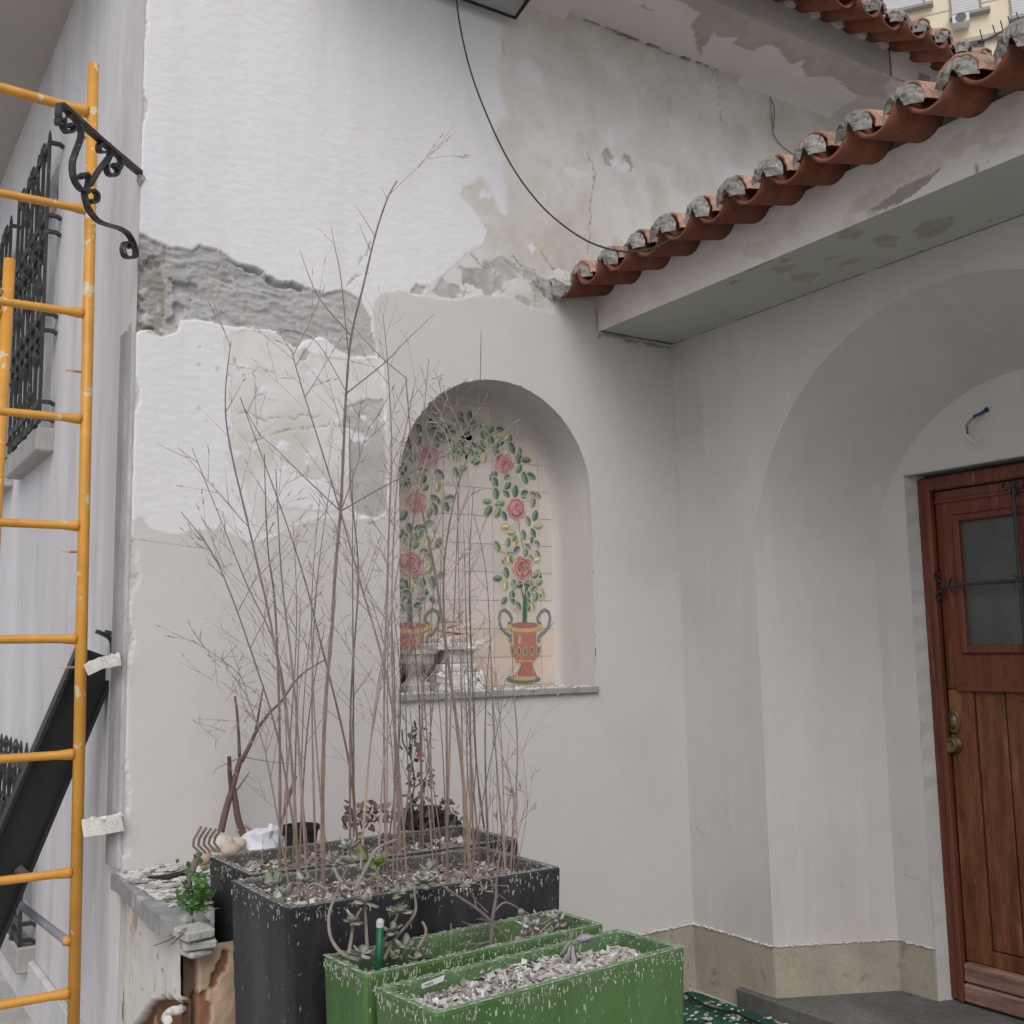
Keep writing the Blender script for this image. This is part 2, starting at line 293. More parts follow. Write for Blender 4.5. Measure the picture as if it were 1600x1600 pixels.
def wallfn(x, z):
    w1 = .018*fbm(x*9, z*9, 5); w2 = .018*fbm(x*9+40, z*9+40, 5)
    P = lambda poly, k=1: inpoly(poly, x+w1*k, z+w2*k)
    new = P(NEW, .7); old = P(OLD1) | P(OLD2) | P(CRM, 1.5); old &= ~P(TONG, .7); old &= ~(P(WISL, 1.3)); old &= ~new
    gr = P(GR1, 1.1) | P(GR2, .8); rough = P(GRA); ruin = P(RUIN, 1.5) & ~new
    fl = np.zeros_like(new)
    for q in FLAKES: fl |= P(q, .7)
    fl |= old & (fbm(x*9+3, z*9+9, 5) > .50) & (x < 2.3)
    old &= ~fl
    sp = np.zeros_like(new)
    for q in SPOTS: sp |= P(q, .9)
    sp |= ruin & (fbm(x*11+7, z*14, 5) > .05); gr |= sp
    edge = (x < .004+.045*np.clip(fbm(z*5, x*3+2, 5)-.02, 0, 1)) & (z > .85); ed = edge & ~gr
    n5 = fbm(x*3, z*3, 5); n20 = fbm(x*22, z*22, 4); n60 = fbm(x*70, z*70, 3); rip = fbm(x*28, z*85, 4)
    h = np.zeros_like(x); white = ~(new | old | gr)
    h = np.where(white, .0024+.0011*rip+.0004*n60, h)
    zq = sstep(3.1, 3.8, z+.3*n5); h = np.where(old, zq*.0014+.0005+.0010*n20+.0007*fbm(x*10, z*30, 3), h)
    h = np.where(new, .0027+.0004*n20+.0006*n5, h)
    qx = x+.05*fbm(x*7, z*7, 3); qz = z+.25*x*0+.03*fbm(x*6+4, z*6, 3); rd = 1-abs(fbm(qx*13, qz*40+qx*6, 6, .62))
    rw = 1-sstep(.35, .95, x+.25*fbm(x*3, z*3, 3)); gh = np.where(z > 2.35, -.004-.005*rw+(.0035+.008*rw)*(rd**3-.5)+(.0015+.0035*rw)*fbm(x*34, z*48, 5, .72), -.004+.0018*n20)
    gh = np.where(rough & (x < .22) & (fbm(x*20+4, z*22, 4) > .12), gh-.018, gh)
    gh = np.where(sp, -.003+.003*fbm(x*35, z*35, 3), gh)
    h = np.where(gr, gh, h)
    h = np.where(ed, -.004+.006*fbm(x*60, z*60, 3), h)
    # sharp gap below the upper lip of the grey band
    lip = gr & ~P([(a, b-.022) for a, b in GR1], 1.6) & P(GR1, 1.1) & (x < .62) & (fbm(x*8+3, z*8, 3) > .02)
    h = np.where(lip, -.030, h)
    # fine cracks
    ck = np.zeros_like(new); xx = x+.022*fbm(x*24, z*24, 5, .6); zz = z+.022*fbm(x*24+9, z*24+3, 5, .6)
    for ln, th in CRK:
        for (xa, za), (xb, zb) in zip(ln, ln[1:]):
            bb = (x > min(xa, xb)-.04) & (x < max(xa, xb)+.04) & (z > min(za, zb)-.04) & (z < max(za, zb)+.04)
            if not bb.any(): continue
            L2 = (xb-xa)**2+(zb-za)**2+1e-9; t = np.clip(((xx-xa)*(xb-xa)+(zz-za)*(zb-za))/L2, 0, 1)
            ck |= bb & (np.hypot(xx-xa-t*(xb-xa), zz-za-t*(zb-za)) < th*(1+.8*fbm(x*20, z*20, 2)))
    h = np.where(ck, h-.003, h)
    c = np.zeros(x.shape+(3,)); blot = .5+.5*fbm(x*2.1+9, z*2.1, 5); b2 = .5+.5*fbm(x*7, z*7+4, 5)
    wc = W_*(1-.03*fbm(x*12, z*2, 4)[..., None]); vs = sstep(.15, .5, fbm(x*7+3, z*.5, 4)); wc = wc*(1-.05*vs[..., None]*np.array([.5, .6, 1]))
    lowy = P(OLD2) | P(CRM)
    oc = O_*(1-(.13*sstep(.42, .75, blot)+.10*sstep(.45, .8, b2)+.05*sstep(.5, .7, .5+.5*fbm(x*19, z*19, 4)))[..., None]*np.array([.80, .95, 1.15]))
    oc = np.where(lowy[..., None], O_*1.03*(1-(.12*sstep(.4, .75, b2)+.07*sstep(.5, .62, .5+.5*fbm(x*13+3, z*13, 5)))[..., None]*np.array([.85, .92, 1.1])), oc)
    oc = np.where((sstep(.55, .62, .5+.5*fbm(x*5+31, z*5+2, 5)) > .5)[..., None] & ~lowy[..., None], oc*np.array([.95, .94, .925]), oc)
    nc = N_*(1+.03*n5[..., None]); nc = nc*(1-.05*sstep(.1, .4, fbm(x*1.3, z*1.3+5, 4))[..., None]*np.array([.8, 1, 1.1]))
    gc = G_*(1+.18*fbm(x*8, z*12, 4)[..., None]); gc = gc*(1+.12*fbm(x*3+9, z*3, 4)[..., None]*np.array([1, .95, .85])); gc = gc*(1+.10*(1-rw[..., None])*np.array([1.1, 1, .8]))*(1+.10*fbm(x*22, z*40, 5)[..., None])
    gc = np.where((rough & (fbm(x*6+2, z*14+3, 4) > .38))[..., None], gc*np.array([.80, .72, .64]), gc)
    c[:] = wc; zw = np.clip(sstep(3.15, 3.7, z+.2*fbm(x*4, z*4, 3))+(1-sstep(.60, .66, x))*.8, 0, 1); sft = (old*(1-zw)+blur(old, 24)*zw)[..., None]; c = c*(1-sft)+oc*sft; c = np.where(new[..., None], nc, c); c = np.where(gr[..., None], gc, c); c = np.where((rough & (x < .10) & (fbm(x*18, z*18, 4) > -.05))[..., None], c*np.array([.72, .68, .62]), c); c = np.where(sp[..., None], np.array([.43, .42, .40])*(1+.3*n20[..., None]), c)
    c = np.where(ed[..., None], np.array([.56, .55, .54])*(1+.2*n20[..., None]), c); c = np.where(ck[..., None], c*.55, c)
    c = np.where(fl[..., None], W_*.97, c)
    ruc = ruin & ~gr; c = np.where(ruc[..., None], c*(1+.12*fbm(x*14, z*14, 4)[..., None]), c)
    # small chipped dots in the lower white zone
    dots = white & (fbm(x*45, z*45, 2) > .66) & (abs(x-.33) < .12) & (z > 2.2) & (z < 2.66); c = np.where(dots[..., None], c*.72, c)
    hb = blur(h, 1); cb = np.stack([blur(c[..., i], 1)*.45+c[..., i]*.55 for i in range(3)], -1)
    return hb, cb
NC, NR, NS, NB, ND = 1.493, .473, 2.163, 1.318, .25      # niche: centre, radius, spring height, bottom, depth
def ncut(x, z): return ((abs(x-NC) < NR) & (z > NB) & (z <= NS)) | (((x-NC)**2+(z-NS)**2 < NR*NR) & (z > NS))
def nsnap(x, z):
    x = x.copy(); z = z.copy(); s_ = .0045; jr = .0015*fbm(x*40, z*40, 2)
    r = np.hypot(x-NC, z-NS); m = (z > NS) & (abs(r-NR) < s_); k = np.where(m, (NR+jr)/np.maximum(r, 1e-6), 1); x2 = NC+(x-NC)*k; z2 = NS+(z-NS)*k
    x, z = np.where(m, x2, x), np.where(m, z2, z)
    for sg in (-1, 1):
        m = (z <= NS) & (z > NB-.01) & (abs(x-(NC+sg*NR)) < s_); x = np.where(m, NC+sg*(NR+jr), x)
    m = (abs(z-NB) < s_) & (abs(x-NC) < NR+.01); z = np.where(m, NB, z)
    return x, z
relief('niche_wall', (0, 0, 0), (1, 0, 0), (0, 0, 1), (0, -1, 0), (0, 2.62), (.2, 4.47), .005, wallfn, M['wall_relief'], house, ncut, nsnap)
relief('upper_wall', (0, 0, 0), (1, 0, 0), (0, 0, 1), (0, -1, 0), (2.62, 5.4), (3.0, 4.47), .012, wallfn, M['wall_relief'], house)
b = MB(); b.quad((0, -.004, 0), (LX, -.004, 0), (LX, -.004, .2), (0, -.004, .2)); b.build('wall_foot', M['plaster'], house)
# ---- niche
na = []
for t in np.linspace(0, 1, 6): na.append((NC+NR, NB+(NS-NB)*t, NC+.45, NB+(NS-NB)*t))
for t in np.linspace(0, math.pi, 40)[1:-1]: na.append((NC+NR*math.cos(t), NS+NR*math.sin(t), NC+.45*math.cos(t), NS+.455*math.sin(t)))
for t in np.linspace(1, 0, 6): na.append((NC-NR, NB+(NS-NB)*t, NC-.45, NB+(NS-NB)*t))
b = MB(); V = []; m = 9
for (x0, z0, x1, z1) in na:
    for k in range(m):
        t = k/(m-1); cv = t if t < .8 else t
        sh = 1-math.sqrt(max(0, 1-max(0, (t-.72)/.28)**2)) if t > .72 else 0
        xx = x0+(x1-x0)*t; zz = z0+(z1-z0)*t
        if z0 > NS or True:
            xx += (NC-xx)*.045*sh; zz += ((NS-zz)*.045*sh if z0 > NS else 0)
        V.append((xx, -.003+(ND+.003)*min(1, t*1.05), zz))
Fc = [[i*m+k, i*m+k+1, (i+1)*m+k+1, (i+1)*m+k] for i in range(len(na)-1) for k in range(m-1)]
b.add(V, Fc); niche = b.build('niche', M['plaster'], house, True)
# tile panel with the painted rose arch (one surface: glaze colours on the tile mesh)
YB = ND-.004
def pn(px, py): q = at(px, py, 'y', YB); return np.array([q[0], q[2]])
b = MB(); ti = .1237; lv = [0]
def pl(pts, col, dy):   # painted patch, glaze thickness
    if dy >= .0024: dy += .0006
    c = np.mean(pts, 0); n = len(pts); V = [(c[0], YB-dy, c[1])]+[(p[0], YB-dy, p[1]) for p in pts]
    b.add(V, [[0, 1+(k+1) % n, 1+k] for k in range(n)], col)
x_edge = at(872, 1060, 'y', YB)[0]; zl = [at(800, q, 'y', YB)[2] for q in (847, 892.5, 936.5, 981, 1026)]
z_ref = zl[-1]; vx = at(846, 1000, 'y', YB)[0]
rs = random.Random(5)
for i in range(-8, 2):
    for j in range(-3, 12):
        x0 = vx+i*ti; z0 = z_ref+j*ti; x1 = x0+ti-.0022; z1 = z0+ti-.0022
        if x1 < NC-.47 or x0 > NC+.47 or z0 > NS+.47: continue
        x0 = max(x0, NC-.455); x1 = min(x1, NC+.455); z0 = max(z0, NB)
        if x1-x0 < .004 or z1-z0 < .004: continue
        dz = rs.uniform(0, .0002); cc = np.array([.60, .545, .515])*rs.uniform(.95, 1.04)
        if j < 1: cc = cc*np.array([1.02, .95, .86])
        if rs.random() < .08: cc = cc*np.array([1, .93, .86])
        b.box((x0, YB-dz, z0), (x1, YB+.01, z1), cc)
b.box((NC-.47, YB+.0025, NB), (NC+.47, YB+.02, NS+.47), (.34, .25, .22))
def ell(c, d, L, Wd, col, dy, n=12, point=1.0):
    d = nrm(np.append(d, 0))[:2]; q = np.array([-d[1], d[0]]); P = []
    for k in range(n):
        t = 2*math.pi*k/n; r = abs(math.sin(t))**point*math.copysign(1, math.sin(t)); P.append(np.array(c)+d*L/2*math.cos(t)+q*Wd/2*r)
    pl(P, col, dy)
GRN = [(.09, .15, .11), (.105, .175, .12), (.14, .20, .125), (.17, .22, .13), (.09, .14, .125)]; YEL = [(.42, .34, .16), (.38, .35, .19), (.30, .30, .17)]
def pleaf(c, ang, L=.052, kind=None):
    kind = rs.random() if kind is None else kind
    col = np.array(rs.choice(GRN if kind < .72 else YEL)); d = np.array([math.cos(ang), math.sin(ang)]); q = np.array([-d[1], d[0]])
    def E_(*a):
        lv[0] += 1; ell(a[0], a[1], a[2], a[3], a[4], .0009+lv[0]*.0000016, *a[5:])
    E_(c, d, L*1.2, L*.80, (.53, .50, .43), 12, 1.1); E_(c, d, L, L*.60, col*1.15, 12, 1.25)
    E_(c+q*L*.12, d, L*.72, L*.22, col*1.7+.06, 10, 1.2); E_(c-q*L*.14, d, L*.6, L*.14, col*.75, 10, 1.2)
    E_(c, d, L*.9, L*.03, col*.6, 6)
def prose(c, R):
    c = np.array(c); dk, md, lt, pk = (.34, .12, .13), (.45, .20, .20), (.53, .30, .29), (.64, .45, .42); ph = rs.uniform(0, 6); o_ = R*np.array([rs.uniform(-.15, .1), rs.uniform(.0, .18)])
    pl([c+R*1.02*(1+.09*math.cos(5*t+ph))*np.array([math.cos(t), math.sin(t)*.96]) for t in np.linspace(0, 2*math.pi, 36)[:-1]], pk, .0024)
    pl([c+R*.95*(1+.09*math.cos(5*t+ph))*np.array([math.cos(t), math.sin(t)*.96]) for t in np.linspace(0, 2*math.pi, 36)[:-1]], md, .0027)
    dy = .0030
    for rr, n, sz in ((.66, 6, .62), (.42, 5, .46), (.24, 3, .32)):
        for k in range(n):
            a_ = 2*math.pi*k/n+ph+rs.uniform(-.3, .3); ph += .15; u = np.array([math.cos(a_), math.sin(a_)]); p = c+o_*(1-rr)+R*rr*rs.uniform(.9, 1.05)*u; t_ = (-u[1]+rs.uniform(-.3, .3), u[0]); L_ = R*sz*rs.uniform(1.2, 1.6); W_l = R*sz*rs.uniform(.7, .95)
            ell(p, t_, L_, W_l, pk if rs.random() < .75 else lt, dy, 12); ell(p-u*R*.05, t_, L_*.96, W_l*.88, rs.choice((md, dk, lt, md)), dy+.0002, 12)
            if rs.random() < .6: ell(p-u*R*.16, t_, L_*.6, W_l*.3, dk, dy+.0004, 10)
            dy += .00022
    ell(c+o_, (1, .4), R*.30, R*.26, lt, dy+.0003, 10); ell(c+o_+R*.02, (1, -.3), R*.16, R*.12, (.24, .07, .08), dy+.0006, 8)
def stroke(pts, w, col, dy):
    pts = [np.array(p) for p in pts]; V = []
    for i, p in enumerate(pts):
        d = nrm(np.append(pts[min(i+1, len(pts)-1)]-pts[max(i-1, 0)], 0))[:2]; q = np.array([-d[1], d[0]]); ww = w[i] if np.ndim(w) else w
        V += [(p[0]+q[0]*ww/2, YB-dy, p[1]+q[1]*ww/2), (p[0]-q[0]*ww/2, YB-dy, p[1]-q[1]*ww/2)]
    b.add(V, [[2*i, 2*i+1, 2*i+3, 2*i+2] for i in range(len(pts)-1)], col)
CX = (pn(821, 1040)[0]+pn(641, 1040)[0])/2
for k in range(70):
    px, py = rs.choice(((rs.uniform(785, 825), rs.uniform(680, 960)), (rs.uniform(800, 835), rs.uniform(840, 960)), (rs.uniform(715, 800), rs.uniform(655, 715)))); q = pn(px, py)
    for qq in (q, np.array([2*CX-q[0], q[1]])): ell(qq, (math.cos(k), math.sin(k)), rs.uniform(.04, .09), rs.uniform(.03, .06), (.52, .475, .425), .0004+k*.000005, 12)
RO = [((787, 724), .050), ((806, 795), .050), ((816, 888), .056)]
LV = [(796, 687, 1.2), (800, 700, 1.9), (775, 705, 2.0), (782, 692, .6), (811, 716, 1.4), (822, 719, .1), (811, 733, 1.0), (820, 747, 1.9), (830, 744, 2.7), (771, 744, .9), (774, 754, 1.8), (795, 752, 1.2), (796, 759, 1.5, .9), (775, 771, 1.7), (791, 771, 2.3), (805, 768, 1.4), (819, 772, 1.2), (839, 774, 2.6), (833, 785, 1.4), (761, 784, .1), (781, 788, .3), (763, 799, .9), (778, 801, 1.0), (788, 806, 2.0), (836, 806, 1.2), (825, 814, 1.9), (790, 824, .2, .9), (799, 833, .1, .8), (818, 836, 1.7), (833, 833, 1.9), (841, 823, .2, .8), (827, 848, .4, .9), (805, 848, 1.3, .9), (777, 854, 2.0), (794, 848, 1.4), (821, 863, 1.4), (791, 877, .1), (796, 867, .2), (840, 867, 1.9), (838, 876, .3, .8), (791, 895, 1.7), (777, 904, .1), (790, 916, 1.3, .8), (803, 914, 1.6), (812, 914, .4), (826, 912, .2), (841, 900, 1.8), (841, 911, .4), (836, 930, 1.7), (847, 928, 1.9, .8), (800, 931, 1.4), (806, 946, 1.4, .9), (831, 946, 2.0, .9), (760, 676, 1.5, .8), (765, 688, 1.4), (745, 712, .2), (743, 722, .1), (752, 704, 2.3), (757, 716, 1.4, .8), (735, 652, 1.7), (744, 667, .2), (734, 668, .1), (729, 676, .5), (720, 692, .2), (717, 705, 1.7), (723, 733, .3), (712, 738, 1.9), (713, 700, 1.0)]
for (px, py), R in RO:
    c = pn(px, py); prose(c, R); prose(np.array([2*CX-c[0], c[1]]), R)
for q in LV:
    c = pn(q[0], q[1]); k = q[3] if len(q) > 3 else rs.random()*.7; pleaf(c, q[2], rs.uniform(.046, .062), k)
    c2 = np.array([2*CX-c[0], c[1]])
    if c2[0] < CX-.0: pleaf(c2+np.array([rs.uniform(-.012, .012), rs.uniform(-.012, .012)]), math.pi-q[2]+rs.uniform(-.4, .4), rs.uniform(.044, .06))
for k in range(46):
    px, py = rs.choice(((rs.uniform(775, 835), rs.uniform(690, 870)), (rs.uniform(785, 848), rs.uniform(830, 950)), (rs.uniform(715, 790), rs.uniform(660, 712))))
    q = pn(px, py)
    if min(np.hypot(*(q-pn(*r_[0]))) for r_ in RO) < .052: continue
    for qq in (q, np.array([2*CX-q[0]+rs.uniform(-.01, .01), q[1]])): pleaf(qq, rs.uniform(0, 6.3), rs.uniform(.034, .050), rs.random()*.8)
for sgn in (1, -1):
    X = lambda px, py: (lambda c: c if sgn > 0 else np.array([2*CX-c[0], c[1]]))(pn(px, py))
    stroke([X(819, 980), (X(820, 940)), X(823, 915)], [.024, .022, .012], (.07, .15, .10), .0030); stroke([X(822, 978), X(823, 935)], .006, (.16, .30, .16), .0034)
    stroke([X(819, 940), X(812, 912)], [.006, .004], (.09, .06, .05), .0028); stroke([X(821, 925), X(832, 920), X(840, 922)], .004, (.09, .08, .05), .0028)
    for ch in ([(797, 750), (805, 770), (812, 830), (820, 870)], [(770, 700), (745, 692), (730, 700), (710, 715)], [(770, 700), (762, 685)], [(790, 865), (780, 860)], [(783, 790), (775, 785)]): lv.append(0); stroke([X(*p) for p in ch], .0035, (.16, .10, .07), .00078+len(lv)*.00001)
    # painted urn
    rim = [X(790+31*math.cos(t)*.93+29*0+0+31-1, 977+6.5*math.sin(t)) for t in np.linspace(0, 2*math.pi, 20)[:-1]]
    body = [X(*p) for p in [(801, 985), (838, 985), (837, 1000), (838, 1008), (845, 1010), (843, 1022), (834, 1032), (831, 1038), (835, 1052), (840, 1060), (806, 1060), (811, 1050), (814, 1036), (806, 1030), (799, 1022), (796, 1009), (803, 1007), (802, 1000)]]
    pl(body, (.42, .185, .145), .0031)
    pl([X(817+27*math.cos(t), 1063-2+7*math.sin(t)) for t in np.linspace(0, 2*math.pi, 20)[:-1]], (.12, .20, .16), .0029)
    pl([X(817+20*math.cos(t), 1059+4.5*math.sin(t)) for t in np.linspace(0, 2*math.pi, 20)[:-1]], (.52, .37, .19), .0033)
    pl([X(*p) for p in [(815, 1035), (829, 1035), (834, 1057), (809, 1057)]], (.40, .16, .13), .0036)
    pl([X(819+29*math.cos(t), 980+8*math.sin(t)) for t in np.linspace(0, 2*math.pi, 20)[:-1]], (.54, .39, .19), .0033)
    pl([X(819+21*math.cos(t), 977+5*math.sin(t)) for t in np.linspace(0, 2*math.pi, 20)[:-1]], (.36, .16, .14), .0036)
    for k in range(5):
        ell(X(800+10*k, 1017-abs(k-2)*1.0+1), (.12*(k-2)*sgn*.5, 1), .040, .022, (.52, .38, .19), .0037); ell(X(800+10*k, 1017-abs(k-2)+1), (.12*(k-2)*sgn*.5, 1), .030, .013, (.09, .17, .11), .0041)
    stroke([X(803, 1033), X(833, 1033)], .008, (.55, .36, .12), .0042); stroke([X(803, 990), X(837, 990)], .004, (.50, .30, .10), .0040)
    pl([X(*p) for p in [(809, 993), (813, 993), (813, 1006), (809, 1006)]], (.66, .36, .30), .0038)
    for s2 in (-1, 1):
        hd = [(819+s2*q, p) for q, p in ((26, 974), (21, 972), (20, 966), (24, 958), (31, 952), (38, 956), (40, 966), (37, 980), (30, 988), (23, 993), (21, 1000), (24, 1003))]
        stroke([X(*p) for p in hd], .012, (.10, .14, .13), .0043); stroke([X(*p) for p in hd], .004, (.30, .34, .32), .0046)
panel = b.build('tile_panel', mat('glazed tile', attr=True, var=.05, scale=12, bump=.15, bscale=60, bdist=.0006, rough=.32, spec=.4), niche)
# sill of niche
def sillfn(h0, c0, a=.002):
    return lambda x, z: (h0+a*fbm(x*40, z*40, 4), np.ones(x.shape+(3,))*np.array(c0)*(1+.2*fbm(x*20, z*20, 4))[..., None])
b = MB(); b.box((NC-NR-.004, -.022, NB-.006), (NC+NR+.006, ND, NB+.022), (.33, .33, .335), bev=.004)
for k in range(140):
    x = random.uniform(NC-NR, NC+NR); y = random.uniform(-.02, .02) if random.random() < .6 else random.uniform(0, ND-.02); s_ = random.uniform(.004, .012)
    b.blob((x, y, NB+.022), s_, (.62, .61, .60), 4, .4, (1.4, 1, .5))
b.build('niche_sill', M['vcrough'], niche)
# ---- wall B with the arch, splayed reveal, inner wall
AC, AR, AS = -1.45, .97, 1.83; BC, BR, BS, IX = -1.45, .738, 1.80, 2.96
b = MB(); top = 3.1
arc = [(AC+AR*math.cos(t), AS+AR*math.sin(t)) for t in np.linspace(0, math.pi, 49)]
b.quad((LX, AC+AR, 0), (LX, .0, 0), (LX, .0, top), (LX, AC+AR, top)); b.quad((LX, -4.5, 0), (LX, AC-AR, 0), (LX, AC-AR, top), (LX, -4.5, top))
for (y0, z0), (y1, z1) in zip(arc, arc[1:]): b.quad((LX, y1, z1), (LX, y0, z0), (LX, y0, top), (LX, y1, top))
b.build('porch_wall', M['plaster'], house)
p1 = [(AC+AR, 0)]+arc+[(AC-AR, 0)]; p2 = [(BC+BR, 0)]+[(BC+BR*math.cos(t), BS+BR*math.sin(t)) for t in np.linspace(0, math.pi, 49)]+[(BC-BR, 0)]
b = MB(); V = []
for (a1, a2), (c1, c2) in zip(p1, p2):
    for t in (0, .03, .5, 1): V.append((LX+(IX-LX)*t, a1+(c1-a1)*t, a2+(c2-a2)*t))
b.add(V, [[i*4+k, i*4+4+k, i*4+5+k, i*4+k+1] for i in range(len(p1)-1) for k in range(3)]); b.build('arch_reveal', M['plaster'], house, True)
DC = at(1590, 850, 'x', 3.005)[1]; DY0, DZ = -.890, 2.205; DY1 = 2*DC-DY0
b = MB(); b.quad((IX, DY0, 0), (IX, -.4, 0), (IX, -.4, 2.9), (IX, DY0, 2.9)); b.quad((IX, -2.6, 0), (IX, DY1, 0), (IX, DY1, 2.9), (IX, -2.6, 2.9)); b.quad((IX, DY1, DZ), (IX, DY0, DZ), (IX, DY0, 2.9), (IX, DY1, 2.9))
b.build('doorway_wall', M['plaster'], house)
b = MB()
rv = []
for k in range(40): z = .08+(DZ-.08)*k/39; rv.append((IX-.003, DY0+.004*math.sin(k*3.1)+random.uniform(-.003, .003), z))
for k in range(39): b.quad(rv[k], rv[k+1], (3.06, DY0-.028, rv[k+1][2]), (3.06, DY0-.028, rv[k][2]), (.53, .52, .52))
b.quad((IX-.003, DY0+.005, DZ), (3.06, DY0-.028, DZ), (3.06, DY1, DZ), (IX-.003, DY1, DZ), (.42, .42, .42))
b.quad((IX-.002, DY0+.004, DZ-.004), (IX-.002, DY0+.004, DZ+.004), (IX-.002, DY1, DZ+.004), (IX-.002, DY1, DZ-.004), (.5, .5, .5))
b.quad((IX, DY1, 0), (3.06, DY1, 0), (3.06, DY1, DZ), (IX, DY1, DZ), (.5, .5, .5)); b.build('door_reveal', M['vc'], house)
# skirting
b = MB()
def skirt(p, q, n, z0=0, top=.279):
    p = np.array(p, float); q = np.array(q, float); n = np.array(n, float); L = np.linalg.norm(q-p); m_ = max(2, int(L/.012)); T = []; B = []
    for k in range(m_+1):
        c = p+(q-p)*k/m_; zt = top+.004*float(fbm(k*.35, 1.3+p[0], 3)); T.append((*(c+n*.007), zt)); B.append((*(c+n*.007), z0))
        T.append((*(c+n*.001), zt+.003))
    for k in range(m_): b.quad(B[k], B[k+1], T[2*k+2], T[2*k], (1, 1, 1)); b.quad(T[2*k], T[2*k+2], T[2*k+3], T[2*k+1], (1, 1, 1))
skirt((1.1, -.005), (LX-.007, -.005), (0, -1)); skirt((LX, -.002), (LX, AC+AR+.004), (-1, 0))
nn = nrm((-(BR-AR), 0, 0)); dxy = nrm((IX-LX, BR-AR, 0))[:2]; skirt((LX, AC+AR), (IX, BC+BR), (-dxy[1]*-1, -dxy[0])); skirt((IX, BC+BR), (IX, DY0+.005), (-1, 0))
b.build('skirting', M['baseb'], house)
b = MB()
for (p, q, n) in (((1.1, -.012), (LX, -.012), (0, -1)), ((LX-.007, -.0), (LX-.007, AC+AR), (-1, 0)), ((LX, AC+AR-.008), (IX, BC+BR-.008), (0, -1)), ((IX-.008, BC+BR), (IX-.008, DY0), (-1, 0))):
    p = np.array(p); q = np.array(q); L = np.linalg.norm(q-p)
    for k in range(int(L*260)):
        c = p+(q-p)*random.random(); b.blob((c[0], c[1], .281+random.uniform(-.003, .003)), random.uniform(.002, .0055), (.62, .61, .6), 4, .4, (1.5, 1.5, .7))
b.build('plaster_bead', M['vcrough'], house)
# ---- side wall C + soffit + openings
SX = -.0; wins = [(1.60, 2.26, 2.56, 3.9), (2.78, 3.5, 2.56, 3.9), (1.60, 2.26, .27, 1.02), (2.78, 3.5, .27, 1.02)]
ys = sorted({0, 7, *[w[0] for w in wins], *[w[1] for w in wins]}); zs = sorted({0, 4.66, *[w[2] for w in wins], *[w[3] for w in wins]})
b = MB()
for y0, y1 in zip(ys, ys[1:]):
    for z0, z1 in zip(zs, zs[1:]):
        cy, cz = (y0+y1)/2, (z0+z1)/2
        if any(w[0] < cy < w[1] and w[2] < cz < w[3] for w in wins): continue
        b.quad((SX, y1, z0), (SX, y0, z0), (SX, y0, z1), (SX, y1, z1))
for (y0, y1, z0, z1) in wins:
    b.quad((0, y0, z0), (.2, y0, z0), (.2, y0, z1), (0, y0, z1)); b.quad((.2, y1, z0), (0, y1, z0), (0, y1, z1), (.2, y1, z1)); b.quad((0, y0, z1), (.2, y0, z1), (.2, y1, z1), (0, y1, z1)); b.quad((0, y0, z0), (0, y1, z0), (.2, y1, z0), (.2, y0, z0))
b.build('side_wall', M['side'], house)
b = MB(); b.box((-.45, .3, 4.62), (0, 7, 4.80)); b.build('side_eaves', M['soffit_side'], house)
b = MB(); b.box((-.03, .0, -.02), (-.001, 7, .205), bev=.006); b.build('side_skirting', M['side'], house)
for (y0, y1, z0, z1) in wins:
    b = MB(); b.box((.07, y0, z0), (.19, y1, z1), (.52, .515, .54)); wn = b.build('window', M['vc'], house)
    b = MB()
    for (a1, a2, c1, c2) in ((y0, y0+.05, z0, z1), (y1-.05, y1, z0, z1), (y0, y1, z1-.05, z1), (y0, y1, z0, z0+.05), ((y0+y1)/2-.03, (y0+y1)/2+.03, z0, z1)): b.box((.055, a1, c1), (.072, a2, c2), (.6, .6, .62))
    b.build('window_frame', M['vc'], wn)
    b = MB(); b.box((-.078, y0-.13, z0-.115), (.05, y1+.13, z0-.004), (.42, .41, .40), bev=.008); b.build('window_sill', M['vcrough'], wn)
# corner trim strip and raw corner
b = MB(); b.box((-.014, .008, .815), (-.001, .055, 2.66), (.42, .42, .43)); b.box((-.022, .055, .815), (-.001, .135, 2.64), (.30, .30, .31)); b.build('corner_trim', mat('trim metal', attr=True, var=.2, scale=8, stretch=(2, 2, .5), rough=.7), house)
